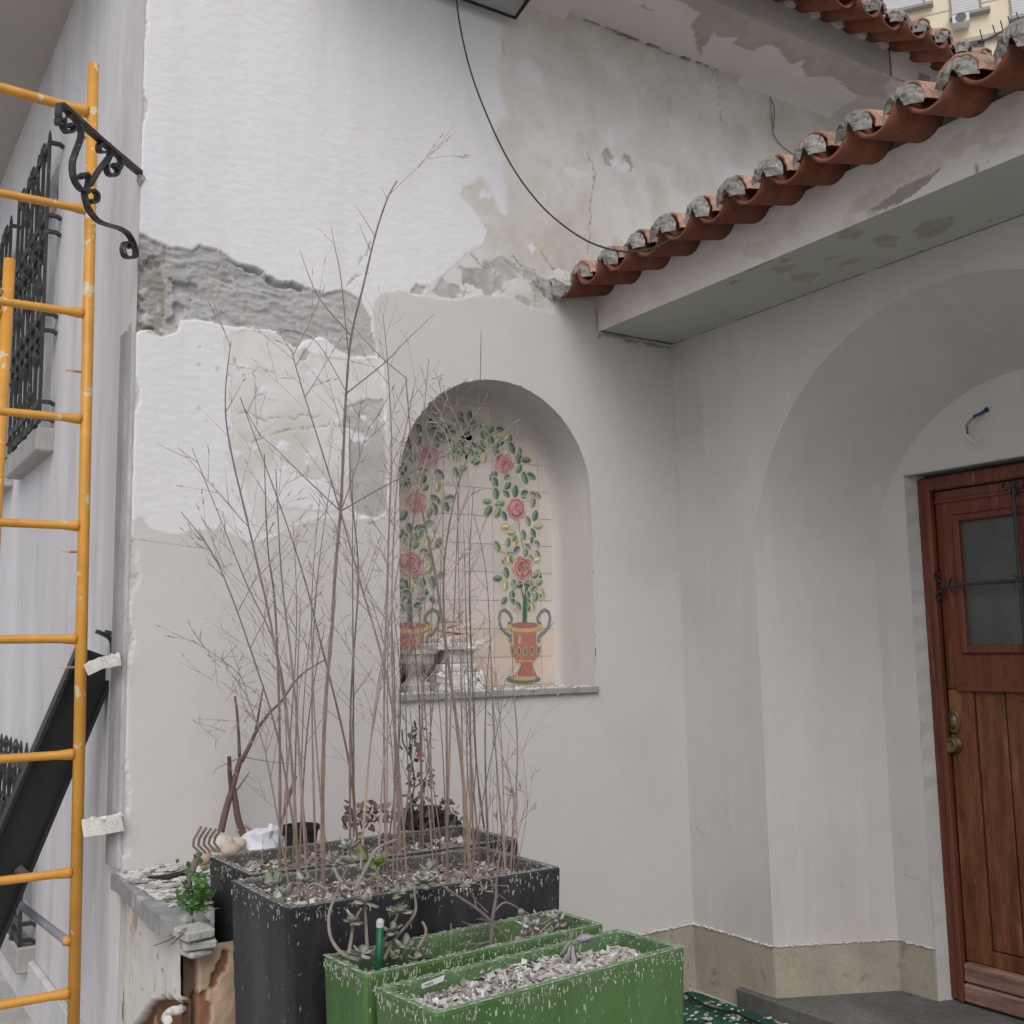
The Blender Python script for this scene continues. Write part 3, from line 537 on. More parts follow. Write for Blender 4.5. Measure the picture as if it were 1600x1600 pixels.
# ---- eaves over wall A (soffit slab, fascia)
def YX(pts, z): return [tuple(at(px, py, 'z', z)[[0, 1]]) for px, py in pts]
PE = YX([(1030, -10), (1090, 20), (1080, 55), (1098, 85), (1100, 70), (1112, 52), (1160, 62), (1205, 70), (1240, 100), (1262, 92), (1250, 105), (1262, 122), (1300, 122), (1330, 140), (1350, 150), (1385, 158), (1392, 120), (1500, 165), (1300, 78), (1110, -10)], 4.44)
def soffn(x, y):
    w1 = .04*fbm(x*9, y*9, 6, .6); w2 = .04*fbm(x*9+30, y*9, 6, .6); pe = inpoly(PE, x+w1, y+w2) | ((y < -.22) & (x < 3.6) & (fbm(x*6, y*6, 5) > .22))
    br = inpoly([(3.66, -.5), (6, -.5), (6, .1), (3.72, .1)], x+w1, y)
    h = np.where(pe, -.003, 0)+.0008*fbm(x*25, y*25, 3)
    c = np.ones(x.shape+(3,))*np.array([.68, .64, .63])*(1+.04*fbm(x*4, y*4, 4))[..., None]
    pc = np.array([.44, .40, .37])*(1+.16*fbm(x*16, y*16, 5))[..., None]; c = np.where(pe[..., None], pc, c); c = np.where((br & ~pe)[..., None], np.array([.55, .50, .50]), c)
    st = sstep(.1, .35, fbm(x*2+1, y*3, 4)); c = c*(1-.08*st[..., None]*np.array([.6, 1, 1.2]))
    # cracked junction with the wall
    ck = (y > -.012) & (x > 2.0) & (x < 2.95) & (fbm(x*9, y*2, 3) > -.1); c = np.where(ck[..., None], c*.2, c); h = np.where(ck, -.012, h)
    # coved junction
    cove = np.clip((y+.10)/.10, 0, 1); h = h+np.where((x > 3.0) | (x < 1.9), .035*cove**2, .004*cove)
    return h, c
relief('eaves_soffit', (0, 0, 4.44), (1, 0, 0), (0, 1, 0), (0, 0, -1), (.6, 5.4), (-.43, .0), .008, soffn, M['wall_relief'], house)
def fasfn(x, z):
    s = x > 3.69; h = np.where(s, .006, 0)+.001*fbm(x*20, z*20, 4); c = np.ones(x.shape+(3,))*np.array([.46, .44, .42])*(1+.16*fbm(x*5, z*9, 5))[..., None]
    c = np.where(s[..., None], np.array([.68, .65, .65]), c); sp = s & inpoly([(3.9, 4.47), (4.0, 4.49), (4.02, 4.53), (3.92, 4.53)], x+.01*fbm(x*30, z*30), z); c = np.where(sp[..., None], np.array([.40, .33, .29]), c)
    c = np.where((abs(x-3.688) < .006)[..., None], c*.12, c); return h, c
relief('fascia', (0, -.43, 0), (1, 0, 0), (0, 0, 1), (0, -1, 0), (.6, 5.4), (4.44, 4.60), .008, fasfn, M['wall_relief'], house)
b = MB(); b.box((.4, -.40, 4.62), (5.6, 3, 4.75)); b.build('roof_deck', M['soffit_side'], house)
# ---- porch beam
def beamf(u, z):  # u = -y
    pat = (fbm(u*4+3, z*6+3, 5) > .34); low = (z < 2.965) & (u > 1.9) & (fbm(u*9, z*12+1, 6, .6) > .02) & (z < 2.99+.04*fbm(u*8, 3+0*z, 3)); sm = inpoly([(1.50, 2.955), (1.62, 2.99), (1.78, 3.0), (1.74, 2.97), (1.62, 2.94)], u+.012*fbm(u*20, z*20), z+.01*fbm(u*20+5, z*20))
    h = .001*fbm(u*20, z*20, 4)-np.where(sm | low, .004, 0); c = np.ones(u.shape+(3,))*np.array([.77, .725, .70])*(1+.06*fbm(u*3, z*5, 5))[..., None]
    c = np.where(pat[..., None], c*np.array([.88, .87, .84]), c); c = c*(1-.14*sstep(.1, .5, fbm(u*7, z*9+4, 5))[..., None]*np.array([.8, 1, 1.1])); c = np.where((sm | low)[..., None], np.array([.40, .36, .34])*(1+.2*fbm(u*20, z*20, 4))[..., None], c); return h, c
relief('porch_beam', (2.04, 0, 0), (0, -1, 0), (0, 0, 1), (-1, 0, 0), (0, 4.5), (2.93, 3.13), .006, beamf, M['wall_relief'], house)
BU = [[(lambda w: (w[0], -w[1]))(at(px, py, 'z', 2.93)) for px, py in p] for p in ([(1365, 372), (1385, 365), (1405, 372), (1398, 388), (1372, 388)], [(1430, 360), (1450, 345), (1490, 338), (1492, 352), (1465, 372), (1438, 375)], [(1236, 430), (1260, 425), (1285, 430), (1268, 443), (1245, 443)], [(1330, 370), (1345, 366), (1344, 374), (1334, 376)], [(1220, 405), (1236, 403), (1232, 412), (1222, 412)], [(1290, 402), (1320, 398), (1318, 402), (1292, 407)])]
def beamu(x, u):
    pe = (fbm(x*9+3, u*5+1, 5) > .46) & (u > .3)
    for q in BU: pe |= inpoly(q, x+.014*fbm(x*22, u*22, 4), u+.014*fbm(x*22+7, u*22, 4)); ln = (x > LX-.012) & (fbm(x*3, u*7, 3) > -.3); end = (u < .03+.02*fbm(x*12, u*3, 3))
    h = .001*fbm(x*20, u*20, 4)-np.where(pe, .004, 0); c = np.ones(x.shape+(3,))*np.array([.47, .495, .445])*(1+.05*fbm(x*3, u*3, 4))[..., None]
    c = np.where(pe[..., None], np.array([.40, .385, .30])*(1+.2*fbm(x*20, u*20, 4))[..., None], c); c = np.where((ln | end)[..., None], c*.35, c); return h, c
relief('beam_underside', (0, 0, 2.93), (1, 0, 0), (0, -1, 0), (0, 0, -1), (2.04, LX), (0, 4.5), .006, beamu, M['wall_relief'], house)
b = MB(); b.box((2.05, -4.5, 3.11), (3.4, -.006, 3.19)); b.build('porch_deck', M['mortar'], house)
# ---- roof tiles
def halfpipe(r0_, r1_, L, th, up_, n=12, slope=0, jag=.0):
    "half-round clay tile, axis +X, open side up (channel) or down (cover)"
    V = []; seg = 5
    for i in range(seg+1):
        t = i/seg; r = r0_+(r1_-r0_)*t; z = L*t*slope
        for rr in (r, r-th):
            for k in range(n+1):
                a_ = math.pi*k/n; s_ = 1 if up_ else -1
                V.append((L*t+(random.uniform(-jag, jag) if i == 0 else 0), rr*math.cos(a_), z+s_*rr*math.sin(a_)))
    m_ = n+1; row = 2*m_; Fc = []
    for i in range(seg):
        for k in range(n):
            a_ = i*row+k; Fc.append([a_, a_+1, a_+row+1, a_+row]); a_ = i*row+m_+k; Fc.append([a_+1, a_, a_+row, a_+row+1])
        for k in (0, n): a_ = i*row+k; Fc.append([a_, a_+row, a_+row+m_, a_+m_])
    for k in range(n): Fc.append([k+1, k, m_+k, m_+k+1]); e_ = seg*row; Fc.append([e_+k, e_+k+1, e_+m_+k+1, e_+m_+k])
    return V, Fc
def plug(r, n=14):
    V = [(-0.010, 0, r*.35)]; rings = 4
    for j in range(1, rings+1):
        for k in range(n+1):
            a_ = math.pi*k/n; rr = r*j/rings*(1+random.uniform(-.05, .05)*(j < rings)); yy = rr*math.cos(a_); zz = rr*math.sin(a_)-.012*math.sin(a_*3+j)*0-.008*(j/rings)
            if k in (0, n): zz -= .016
            V.append((-.008+.018*(j/rings)**3+random.uniform(-.004, .004), yy, zz))
    m_ = n+1; Fc = [[0, 1+k, 2+k] for k in range(n)]+[[1+(j-1)*m_+k, 1+j*m_+k, 2+j*m_+k, 2+(j-1)*m_+k] for j in range(1, rings) for k in range(n)]
    return V, Fc
def mesh_of(name, VF, mt, smooth=True):
    me = bpy.data.meshes.new(name); me.from_pydata([tuple(v) for v in VF[0]], [], VF[1]); me.materials.append(mt); me.polygons.foreach_set('use_smooth', [smooth]*len(me.polygons)); me.update(); return me
me_ch = mesh_of('channel_tile', halfpipe(.080, .066, .46, .012, False, slope=.17), M['terracotta'])
me_cvs = [mesh_of('cover_tile', halfpipe(.076, .084, .46, .012, True, slope=.17, jag=.006), M['cover']) for _ in range(3)]
me_pls = [mesh_of('mortar_plug', plug(.077), M['mortar'], False) for _ in range(5)]
def inst(name, me, parent, loc, rz=0, ry=0, rx=0):
    o = bpy.data.objects.new(name, me); S.collection.objects.link(o); o.parent = parent; o.location = loc; o.rotation_euler = (rx, ry, rz); return o
pr_ = bpy.data.objects.new('porch_roof', None); 
b = MB(); b.box((2.10, -4.5, 3.192), (3.4, -.006, 3.26)); proof = b.build('porch_roof', M['mortar'], house)
for k in range(22):
    zz = .0035*k; jx = random.uniform(-.012, .012)
    inst('channel_tile', me_ch, proof, (1.80+jx, -.073-.184*k, 3.110+zz), rx=random.uniform(-.07, .07), ry=random.uniform(-.02, .02), rz=random.uniform(-.03, .03))
    if k == 0: pass
    inst('cover_tile', random.choice(me_cvs), proof, (1.80+random.uniform(-.008, .008)+.03, -.165-.184*k, 3.100+zz+random.uniform(-.006, .006)), rx=random.uniform(-.09, .09), rz=random.uniform(-.03, .03))
    p_ = inst('mortar_plug', me_pls[k % 5], proof, (1.805+random.uniform(-.01, .01), -.165-.184*k, 3.100+zz), rx=random.uniform(-.1, .1)); p_.scale = (1.3, random.uniform(.86, 1.03), random.uniform(.84, 1.08))
# broken mortar lump where the roof meets the wall
b = MB(); b.blob((1.84, -.012, 3.13), .05, (.62, .62, .62), 8, .28, (1.3, .5, 1)); b.blob((1.80, -.035, 3.07), .032, (.30, .29, .28), 8, .3, (1, .8, 1.2)); b.blob((1.86, -.04, 3.09), .03, (.55, .55, .56), 7, .3); b.build('mortar_lump', M['vcrough'], proof)
b = MB(); b.box((.4, -.42, 4.64), (5.6, 3, 4.72)); mroof = b.build('main_roof', M['mortar'], house)
me_ch2 = mesh_of('channel_tile', halfpipe(.076, .064, .46, .011, False, slope=.42), M['terracotta']); me_cv2 = mesh_of('cover_tile', halfpipe(.070, .078, .46, .011, True, slope=.42, jag=.006), M['cover'])
for k in range(-15, 13):
    x = 3.185+.174*k
    inst('channel_tile', me_ch2, mroof, (x, -.70+random.uniform(-.01, .01), 4.535), rz=math.pi/2, rx=0)
    inst('cover_tile', me_cv2, mroof, (x+.087, -.69+random.uniform(-.01, .01), 4.535), rz=math.pi/2)
    p_ = inst('mortar_plug', me_pls[k % 5], mroof, (x+.087, -.695, 4.535), rz=math.pi/2); p_.scale = (1.8, 1, 1)
for k in range(-15, 13):   # mortar packed between the tiles and the fascia
    b = MB(); x = 3.185+.174*k+.087; b.blob((x, -.44, 4.62), .055, (.50, .47, .44), 7, .08, (1.2, .45, .9)); b.build('mortar_packing', M['vcrough'], mroof)
# ---- stoop
b = MB(); b.box((3.075, DY1-.1, 0), (3.12, DY0+.1, DZ+.1), (.2, .18, .16)); b.box((3.0705, DY1-.02, 0), (3.0745, DY0+.0, DZ-.001), (.05, .04, .03)); b.build('door_backing', M['vc'], house)
st = thing('stoop', (2.8, -1.5, 0), 'low dark slate step in front of the wooden door', 'step'); b = MB(); b.box((LX-.036, -4, 0), (3.1, -.287, .08), bev=.006); b.build('slab', M['slate'], st)
# ================================================================ door
dr = MB(); DX = 3.05
def DP(px, py, x=DX): q = at(px, py, 'x', x); return q[1], q[2]
dr.box((DX-.005, DY1, .09), (DX+.06, DY0-.02, DZ-.01), (1, 1, 1)); dr = MB()
yf = DP(1480, 1500)[0]; y_l = yf-.0
FRY0 = -.905; FRY1 = 2*DC-FRY0
b = MB(); b.box((DX-.035, FRY0-.055, .085), (DX+.02, FRY0, DZ-.018), bev=.006); b.box((DX-.035, FRY1, .085), (DX+.02, FRY1+.055, DZ-.018), bev=.006); b.box((DX-.034, FRY1+.0, DZ-.075), (DX+.02, FRY0, DZ-.0165), bev=.006)
b.box((DX-.048, FRY0-.068, .085), (DX-.02, FRY0-.045, DZ-.07), bev=.004)
door = b.build('door', M['doortop'], house, label='worn red brown wooden door with small iron grilled window')
Y0, Y1 = FRY0-.066, FRY1+.066
zt = DZ-.078; gz1, gz0 = at(1505, 815, 'x', DX)[2], at(1515, 1008, 'x', DX)[2]; gy0 = at(1502, 815, 'x', DX)[1]; gy1 = 2*DC-gy0; mid = at(1510, 1078, 'x', DX)[2]
b = MB()   # leaf: stiles and rails
b.box((DX-.01, gy0+.028, mid+.002), (DX+.02, Y0, zt), bev=.003); b.box((DX-.01, Y1, mid+.002), (DX+.02, gy1-.028, zt), bev=.003); b.box((DX-.011, gy1-.028, gz1+.03), (DX+.02, gy0+.028, zt), bev=.003); b.box((DX-.012, gy1-.028, mid+.002), (DX+.02, gy0+.028, gz0-.035), bev=.003)
b.box((DX-.02, Y1, gz1+.085), (DX-.008, Y0, gz1+.10), bev=.003); b.box((DX-.022, Y1+.05, mid-.006), (DX-.006, Y0-.05, mid+.018), bev=.004)
leaf = b.build('leaf', M['doortop'], door)
b = MB()
for (a1, a2, c1, c2) in ((gy0, gy0+.028, gz0-.035, gz1+.03), (gy1-.028, gy1, gz0-.035, gz1+.03), (gy1, gy0, gz1, gz1+.03), (gy1, gy0, gz0-.035, gz0)): b.box((DX-.026, a1, c1), (DX+.005, a2, c2), bev=.006)
b.box((DX-.02, DC-.016, gz0), (DX+.005, DC+.016, gz1), bev=.004)
b.build('glazing_bead', M['doortop'], door)
b = MB(); b.box((DX-.003, gy1+.0, gz0), (DX+.001, gy0, gz1)); b.build('pane', M['glass'], door)
b = MB()
b.box((DX-.009, gy0+.0, .24), (DX+.02, Y0, mid), bev=.003); b.box((DX-.009, Y1, .24), (DX+.02, gy1, mid), bev=.003)
w_ = (gy0-gy1-.004)/4; 
for k in range(4): b.box((DX-.003, gy1+.002+w_*k+.003, .30), (DX+.02, gy1+.002+w_*(k+1)-.003, mid-.002), bev=.005)
b.box((DX-.009, gy1, .24), (DX+.02, gy0, .298), bev=.003)
b.build('lower_panel', M['door'], door, label='worn bare timber boards in the lower door')
b = MB(); b.box((DX-.040, Y1, .165), (DX+.0, Y0-.004, .238), bev=.006); b.box((DX-.048, Y1, .09), (DX+.0, Y0-.004, .160), bev=.006); b.build('weather_board', mat('bleached wood', (.27, .16, .125), var=.35, scale=6, stretch=(1, .5, 5), rough=.7, tint=((.10, .05, .04), 5, .5, .7)), door)
# lock and knob
ly, lz = DP(1490, 1128, DX-.012); b = MB(); n = 24
b.lathe([(.0, 0), (.034, .0), (.034, .004), (.028, .008), (.026, .0065), (.018, .0065), (.017, .014), (.010, .017), (.0, .017)], (DX-.010, 0, 0), (-1, 0, 0), 24)
V = [(v[0], v[1]*.92+ly, v[2]*1.45+lz) for v in b.V]; b.V = [list(v) for v in V]; b.build('lock', M['brass'], door, True)
ky, kz = DP(1491, 1164, DX-.012); b = MB(); b.lathe([(0, 0), (.036, 0), (.036, .005), (.030, .010), (.026, .008), (.024, .018), (.030, .024), (.031, .030), (.024, .036), (.018, .030), (0, .030)], (DX-.010, ky, kz), (-1, 0, 0), 24); b.build('knob', M['brass'], door, True)
# iron grille over the little window
b = MB(); IXX = DX-.045; nx = (1, 0, 0); hz = DP(1520, 912, IXX)[1]; vtop = DP(1580, 780, IXX)[1]
def scroll(c, r, a0, a1, turns=1.0, n=14, x=IXX):
    P = []
    for k in range(n): t = k/(n-1); a_ = a0+(a1-a0)*t; rr = r*(1-.6*t*turns); P.append((x, c[0]+rr*math.cos(a_), c[1]+rr*math.sin(a_)))
    return P
ye = DP(1470, 915, IXX)[0]; b.tube([(IXX, ye, hz), (IXX, 2*DC-ye, hz)], .0065, 8)
b.tube([(IXX, DC, 1.28), (IXX, DC, vtop+.06)], .0065, 8); b.tube([(IXX, DC+.006, 2.03), (IXX, DC+.006, 1.45)], .004, 6)
for yy, s_ in ((ye, 1), (2*DC-ye, -1)):
    for s2 in (-1, 1):
        b.bar([(IXX, yy-s_*.03, hz+s2*.004), (IXX, yy-s_*.01, hz+s2*.012), (IXX, yy+s_*.012, hz+s2*.028)]+scroll((yy+s_*.012, hz+s2*.045), .017, -s2*math.pi/2, s2*math.pi*1.1)[1:], .012, .004, nx)
    b.bar([(IXX, yy-s_*.05, hz+.03), (IXX, yy-s_*.035, hz), (IXX, yy-s_*.05, hz-.03)], .012, .004, nx); b.tube([(IXX, yy, hz), (DX, yy, hz)], .006, 6)
for k in range(4): a_ = math.pi/4+k*math.pi/2; b.tube([(IXX-.004, DC, hz), (IXX-.004, DC+.04*math.cos(a_), hz+.04*math.sin(a_))], [.006, .002], 6)
for zc, sg in ((vtop+.03, 1), (1.30, -1)):
    for s_ in (-1, 1): b.bar([(IXX, DC, zc-sg*.03), (IXX, DC+s_*.015, zc)]+scroll((DC+s_*.03, zc+sg*.02), .024, math.pi if s_ > 0 else 0, (-math.pi*.6 if s_*sg > 0 else math.pi*1.6) if s_ > 0 else (math.pi*1.6 if sg > 0 else -math.pi*.6)), .012, .004, nx)
    b.tube([(IXX, DC, zc), (DX, DC, zc)], .006, 6)
b.build('door_grille', M['iron'], door)
# wires above the door
o0 = at(1541, 640, 'x', IX-.004); wr = thing('loose_wires', o0, 'loose blue and copper wires hanging from a hole above the door', 'wires')
b = MB(); b.blob(o0, .010, (.04, .035, .03), 6, .3, (.4, 1.2, 1)); b.build('wall_hole', M['vc'], wr)
b = MB(); P = [at(p, q, 'x', IX-x_) for p, q, x_ in ((1540, 641, .0), (1533, 646, .02), (1521, 651, .03))]; b.tube(P, .006, 8, (.02, .06, .22)); b.build('blue_sleeve', M['vc'], wr, True)
b = MB()
for j in range(2): b.tube([at(p+2*j, q+j, 'x', IX-.03) for p, q in ((1522, 651), (1515, 656), (1509, 665), (1511, 674))], .0025, 6, (.35, .17, .11))
b.tube([at(p, q, 'x', IX-.03) for p, q in ((1511, 674), (1508, 680), (1518, 688), (1528, 694), (1530, 690), (1524, 678), (1513, 672), (1512, 682), (1524, 690))], .0026, 6, (.62, .63, .6)); b.tube([at(p, q, 'x', IX-.03) for p, q in ((1511, 668), (1512, 678))], .004, 6, (.10, .07, .06)); b.build('bare_wires', M['vc'], wr, True)
# ================================================================ wall-mounted iron bracket (45 degrees off the corner)
def dg(px, py):
    d = fw+rt*(px-800)/F-up*(py-800)/F; return CAM+d*(-(CAM[0]-CAM[1])/(d[0]-d[1]))
br = thing('sign_bracket', dg(212, 330), 'black wrought iron scroll bracket sticking out from the wall corner', 'bracket'); nv = nrm((1, -1, 0))
b = MB(); b.bar([dg(218, 270), dg(157, 219), dg(95, 163)], .026, .014, nv); b.build('top_bar', M['iron'], br)
def sm(pts, n=4):
    P = [np.array(p, float) for p in pts]; out = []
    for i in range(len(P)-1):
        a_, b_, c_, d_ = P[max(i-1, 0)], P[i], P[i+1], P[min(i+2, len(P)-1)]
        for k in range(n): t = k/n; out.append(.5*((2*b_)+(c_-a_)*t+(2*a_-5*b_+4*c_-d_)*t*t+(3*b_-a_-3*c_+d_)*t**3))
    return out+[P[-1]]
S1 = [(91, 158), (93, 180), (97, 190), (92, 186), (90, 193), (96, 198), (102, 190), (108, 180), (118, 184), (126, 198), (126, 215), (120, 232), (114, 250), (114, 272), (120, 290), (131, 298), (134, 290)]
S1 = [(97, 196), (104, 203), (112, 203), (114, 196), (108, 193)]
b = MB()
for pts in ([(93, 162), (91, 178), (94, 188), (99, 186), (98, 192), (91, 194), (90, 185)], [(98, 186), (98, 198), (105, 207), (114, 203), (114, 196), (108, 194), (107, 199)],
            [(107, 181), (116, 185), (125, 200), (126, 215), (119, 235), (113, 255), (115, 278), (124, 294), (133, 298), (137, 290), (138, 277), (133, 271), (126, 275), (127, 280)],
            [(132, 299), (133, 310), (139, 328), (153, 345), (170, 352), (187, 357), (200, 366), (209, 382), (212, 398), (205, 403), (195, 400), (192, 388), (196, 379), (203, 381), (203, 388)],
            [(134, 302), (143, 297), (151, 303), (151, 313), (144, 317), (140, 312)],
            [(140, 290), (153, 268), (168, 248), (178, 236)],
            [(162, 238), (155, 236), (155, 226), (163, 223), (170, 228), (171, 243), (166, 256), (168, 270), (176, 275), (183, 270), (184, 260), (179, 256), (177, 261)],
            [(172, 240), (181, 240), (188, 250), (187, 262), (182, 264), (179, 258)]):
    b.bar(sm([dg(*p) for p in pts], 5), .022, .008, nv)
b.build('scrollwork', M['iron'], br)
b = MB(); b.blob(dg(220, 277), .016, (.5, .5, .5), 6, .3); b.blob(dg(219, 284), .012, (.4, .4, .4), 6, .3); b.build('mortar_dab', M['vcrough'], br)
# ================================================================ window grilles on side wall
def grille(name, y0, y1, z0, z1, arms, label):
    t = thing(name, (-.06, (y0+y1)/2, z0), label, 'window grille', 'iron grilles on the side wall'); X = -.065
    b = MB(); n = 7
    for k in range(n):
        y = y0+(y1-y0)*k/(n-1); P = []; Rr = []
        for j in range(40):
            z = z0+(z1-z0)*j/39; P.append((X, y, z)); q = (z-z0)/.34+.5*(k % 2); f = q-math.floor(q); Rr.append(.0085+(.013*math.exp(-((f-.5)/.10)**2) if 0 < k < n-1 else 0))
        P.append((X, y, z1+.035)); Rr.append(.003); b.tube(P, Rr, 6)
    b.build('uprights', M['iron'], t, False)
    for z in arms:
        b = MB(); b.box((X-.005, y0-.01, z-.017), (X+.007, y1+.01, z+.017))
        for y in (y0, y1): b.bar([(X, y, z), (-.02, y-.0, z), (-.002, y-.0, z-.012)], .022, .016, (0, 1, 0))
        b.build('rail', M['iron'], t)
    for k in range(n-1):
        y = y0+(y1-y0)*(k+.5)/(n-1)
        for z in (z0+(z1-z0)*.32, z0+(z1-z0)*.62):
            b = MB()
            for s_ in (-1, 1): b.bar([(X, y+(y1-y0)/(n-1)*.5*math.sin(t_)*.9, z+s_*.04+.035*math.cos(t_)) for t_ in np.linspace(0, 2*math.pi, 10)], .016, .006, (1, 0, 0))
            b.build('ring', M['iron'], t)
    return t
grille('window_grille', 1.49, 2.38, 2.58, 3.965, (3.94, 3.58, 3.50, 3.10, 3.02, 2.68, 2.60), 'tall black iron grille nearest the corner, over the upper window')
grille('window_grille', 2.66, 3.6, 2.58, 3.965, (3.94, 3.58, 3.50, 3.10, 3.02, 2.68, 2.60), 'black iron grille over the farther upper window, at the left edge')
grille('window_grille', 1.49, 2.38, .27, 1.10, (1.03, .36, .29), 'low black iron grille behind the leaning board at the bottom left')
# ================================================================ scaffold
PY = .15
def PO(px, py, y=PY): return at(px, py, 'y', y)
sc = thing('scaffold', (PO(115, 1590)[0], PY, 0), 'yellow scaffold ladder frame with many rungs beside the wall corner', 'scaffold')
xt, zt_ = PO(146, 100)[0], PO(146, 100)[2]; xb = PO(115, 1590)[0]; zb_ = PO(115, 1590)[2]
px_at = lambda z: xb+(xt-xb)*(z-zb_)/(zt_-zb_)
b = MB(); b.tube([(px_at(0), PY, .0), (px_at(2), PY, 2), (px_at(zt_), PY, zt_)], .0195, 20); b.build('post', M['yellow'], sc, True)
b = MB(); b.tube([(px_at(0)-1.1, PY, .0), (px_at(zt_)-1.1, PY, zt_)], .0195, 20); b.build('post', M['yellow'], sc, True)
for i, (yl, yr) in enumerate(((137, 175), (305, 328), (470, 490), (640, 655), (818, 822), (996, 998), (1184, 1178), (1372, 1362), (1563, 1550))):
    A_ = PO(138-i*2.6, yr); z = A_[2]; z0 = PO(0, yl)[2]; x1 = px_at(z)-.017; sl = 0 if i else (z-z0)/(x1-PO(0, yl)[0])
    b = MB(); r = .0145 if i else .018; L = 1.07
    b.tube([(x1, PY, z), (x1-.012, PY, z-sl*.01), (x1-.055, PY, z-sl*.05), (x1-.3, PY, z-sl*.3), (x1-L, PY, z-sl*L)], [r*1.25, r*1.3, r, r, r], 14); b.build('rung', M['yellow'], sc, True)
for (px, py) in ((118, 580), (110, 862), (105, 1043)):
    z = PO(px, py)[2]; x1 = px_at(z)-.018; b = MB(); b.tube([(x1, PY, z), (x1-.028, PY, z)], .0045, 8, (.30, .20, .12)); b.bar([(x1-.026, PY, z), (x1-.052, PY, z)], .010, .004, (0, 1, 0), (.66, .36, .20)); b.build('lock_pin', M['vc'], sc)
z = PO(134, 215)[2]; b = MB(); b.tube([(px_at(z)-.018, PY, z), (px_at(z)-.036, PY, z)], .004, 8, (.25, .18, .10)); b.build('lock_pin', M['vc'], sc)
b = MB(); P = [at(104, 1470, 'y', PY), at(60, 1436, 'y', .35), at(24, 1408, 'y', .55)]; b.tube(P, [.014, .013, .013], 12, (.24, .24, .27)); b.blob(P[0], .017, (.55, .30, .12), 6, .15); b.build('brace_stub', M['vcrough'], sc, True)
P = at(15, 405, 'y', 1.2); s2_ = thing('scaffold', (P[0], 1.2, 0), 'orange scaffold tube standing farther back by the left edge', 'scaffold')
b = MB(); b.tube([(P[0]-.03, 1.2, 0), (P[0], 1.2, P[2])], .024, 16); b.build('tube', M['yellow'], s2_, True)
b = MB()
for px, py in ((0, 455), (0, 490)): q = at(px, py, 'y', 1.2); b.tube([(P[0]-.01, 1.2, q[2]), (P[0]-.9, 1.2, q[2])], .016, 10)
b.build('rung', M['yellow'], s2_, True)
# white battens wedged between post and wall corner
for nm, lab, pts, th in (('wood_batten', 'upper white plaster smeared batten, slanting, between yellow post and corner', [(135, 1047), (158, 1036), (189, 1030)], .040), ('wood_batten', 'lower white plaster smeared wood block between yellow post and corner', [(130, 1294), (160, 1290), (192, 1284)], .052)):
    Q = [at(p[0], p[1], 'y', y_) for p, y_ in zip(pts, (.10, .05, -.03))]
    b = MB(); b.bar(Q, .05, th, (.3, 1, 0), (.66, .64, .61))
    for k in range(16): t = random.random(); q = Q[0]+(Q[-1]-Q[0])*t; b.blob(q+np.array([random.uniform(-.01, .01), -.01, th/2*random.choice([.8, 1])]), random.uniform(.004, .009), (.70, .68, .65), 4, .4)
    o = b.build(nm, M['vcrough']); tag(o, lab, 'batten', 'battens wedged against the corner')
# black leaning trough
def BL(px, py, y=.32): return at(px, py, 'y', y)
A_ = BL(150, 1020); B_ = BL(-60, 1510); d_ = nrm(B_-A_); t_ = thing('leaning_channel', B_, 'long black U-shaped board leaning diagonally behind the yellow post', 'board')
yv = np.array([0, 1., 0]); q_ = nrm(np.cross(yv, d_)); q_ = q_ if q_[0] > 0 else -q_; L_ = np.linalg.norm(B_-A_)
b = MB(); Mx = np.stack([q_, yv, d_], 1)
b.box((-.075, -.012, 0), (.078, .0, L_), M=Mx, c=A_); b.box((.066, -.07, 0), (.078, -.0125, L_), M=Mx, c=A_); b.box((-.075, -.07, 0), (-.063, -.0125, L_), M=Mx, c=A_); b.build('channel', M['blackpaint'], t_)
b = MB()
for (p, y_) in (([(176, 1022), (175, 1005), (169, 995), (150, 986)], .19), ([(184, 1022), (185, 1002), (179, 992), (164, 987)], .15)): b.bar(sm([BL(*q, y_) for q in p], 4), .022, .013, (0, 1, 0))
b.build('hook', M['iron'], t_)
b = MB(); b.tube([BL(28, 1357, .25), BL(40, 1368, .25)], .016, 8, (.10, .10, .10)); b.build('bolt', M['vc'], t_)
# ================================================================ lamp + cable
LP = at(806, 31, 'y', -.05); zl_ = LP[2]; lam = thing('wall_lamp', (LP[0]-.2, 0, zl_), 'grey rectangular floodlight high on the white wall above the niche', 'lamp')
X0, X1 = LP[0]-.48, LP[0]; b = MB()
yA, yB, zA, zB = -.05, -.165, zl_, zl_+.03; hh = .04
def ring(i0, i1, z_):
    return [(X0+i0, yA-i1, zA+z_), (X1-i0, yA-i1, zA+z_), (X1-i0, yB+i1, zB+z_), (X0+i0, yB+i1, zB+z_)]
R = [ring(0, 0, .002), ring(0, 0, hh), ring(.03, .02, hh+.03)]; V = sum(R, []); b.add(V, [[i*4+k, i*4+(k+1) % 4, i*4+4+(k+1) % 4, i*4+4+k] for i in range(2) for k in range(4)]+[[8, 9, 10, 11]], (.30, .30, .30)); b.build('housing', M['vc'], lam)
b = MB(); o_, i_ = ring(0, 0, 0), ring(.014, .014, 0); b.add(o_+i_, [[k, (k+1) % 4, 4+(k+1) % 4, 4+k] for k in range(4)], (.02, .02, .02)); b.add(i_+[(v[0], v[1], v[2]+.006) for v in i_], [[k, (k+1) % 4, 4+(k+1) % 4, 4+k] for k in range(4)], (.02, .02, .02)); b.build('gasket', M['vc'], lam)
b = MB(); b.add([(v[0], v[1], v[2]+.005) for v in i_], [[0, 1, 2, 3]], (.30, .31, .31)); b.build('lens', M['vc'], lam)
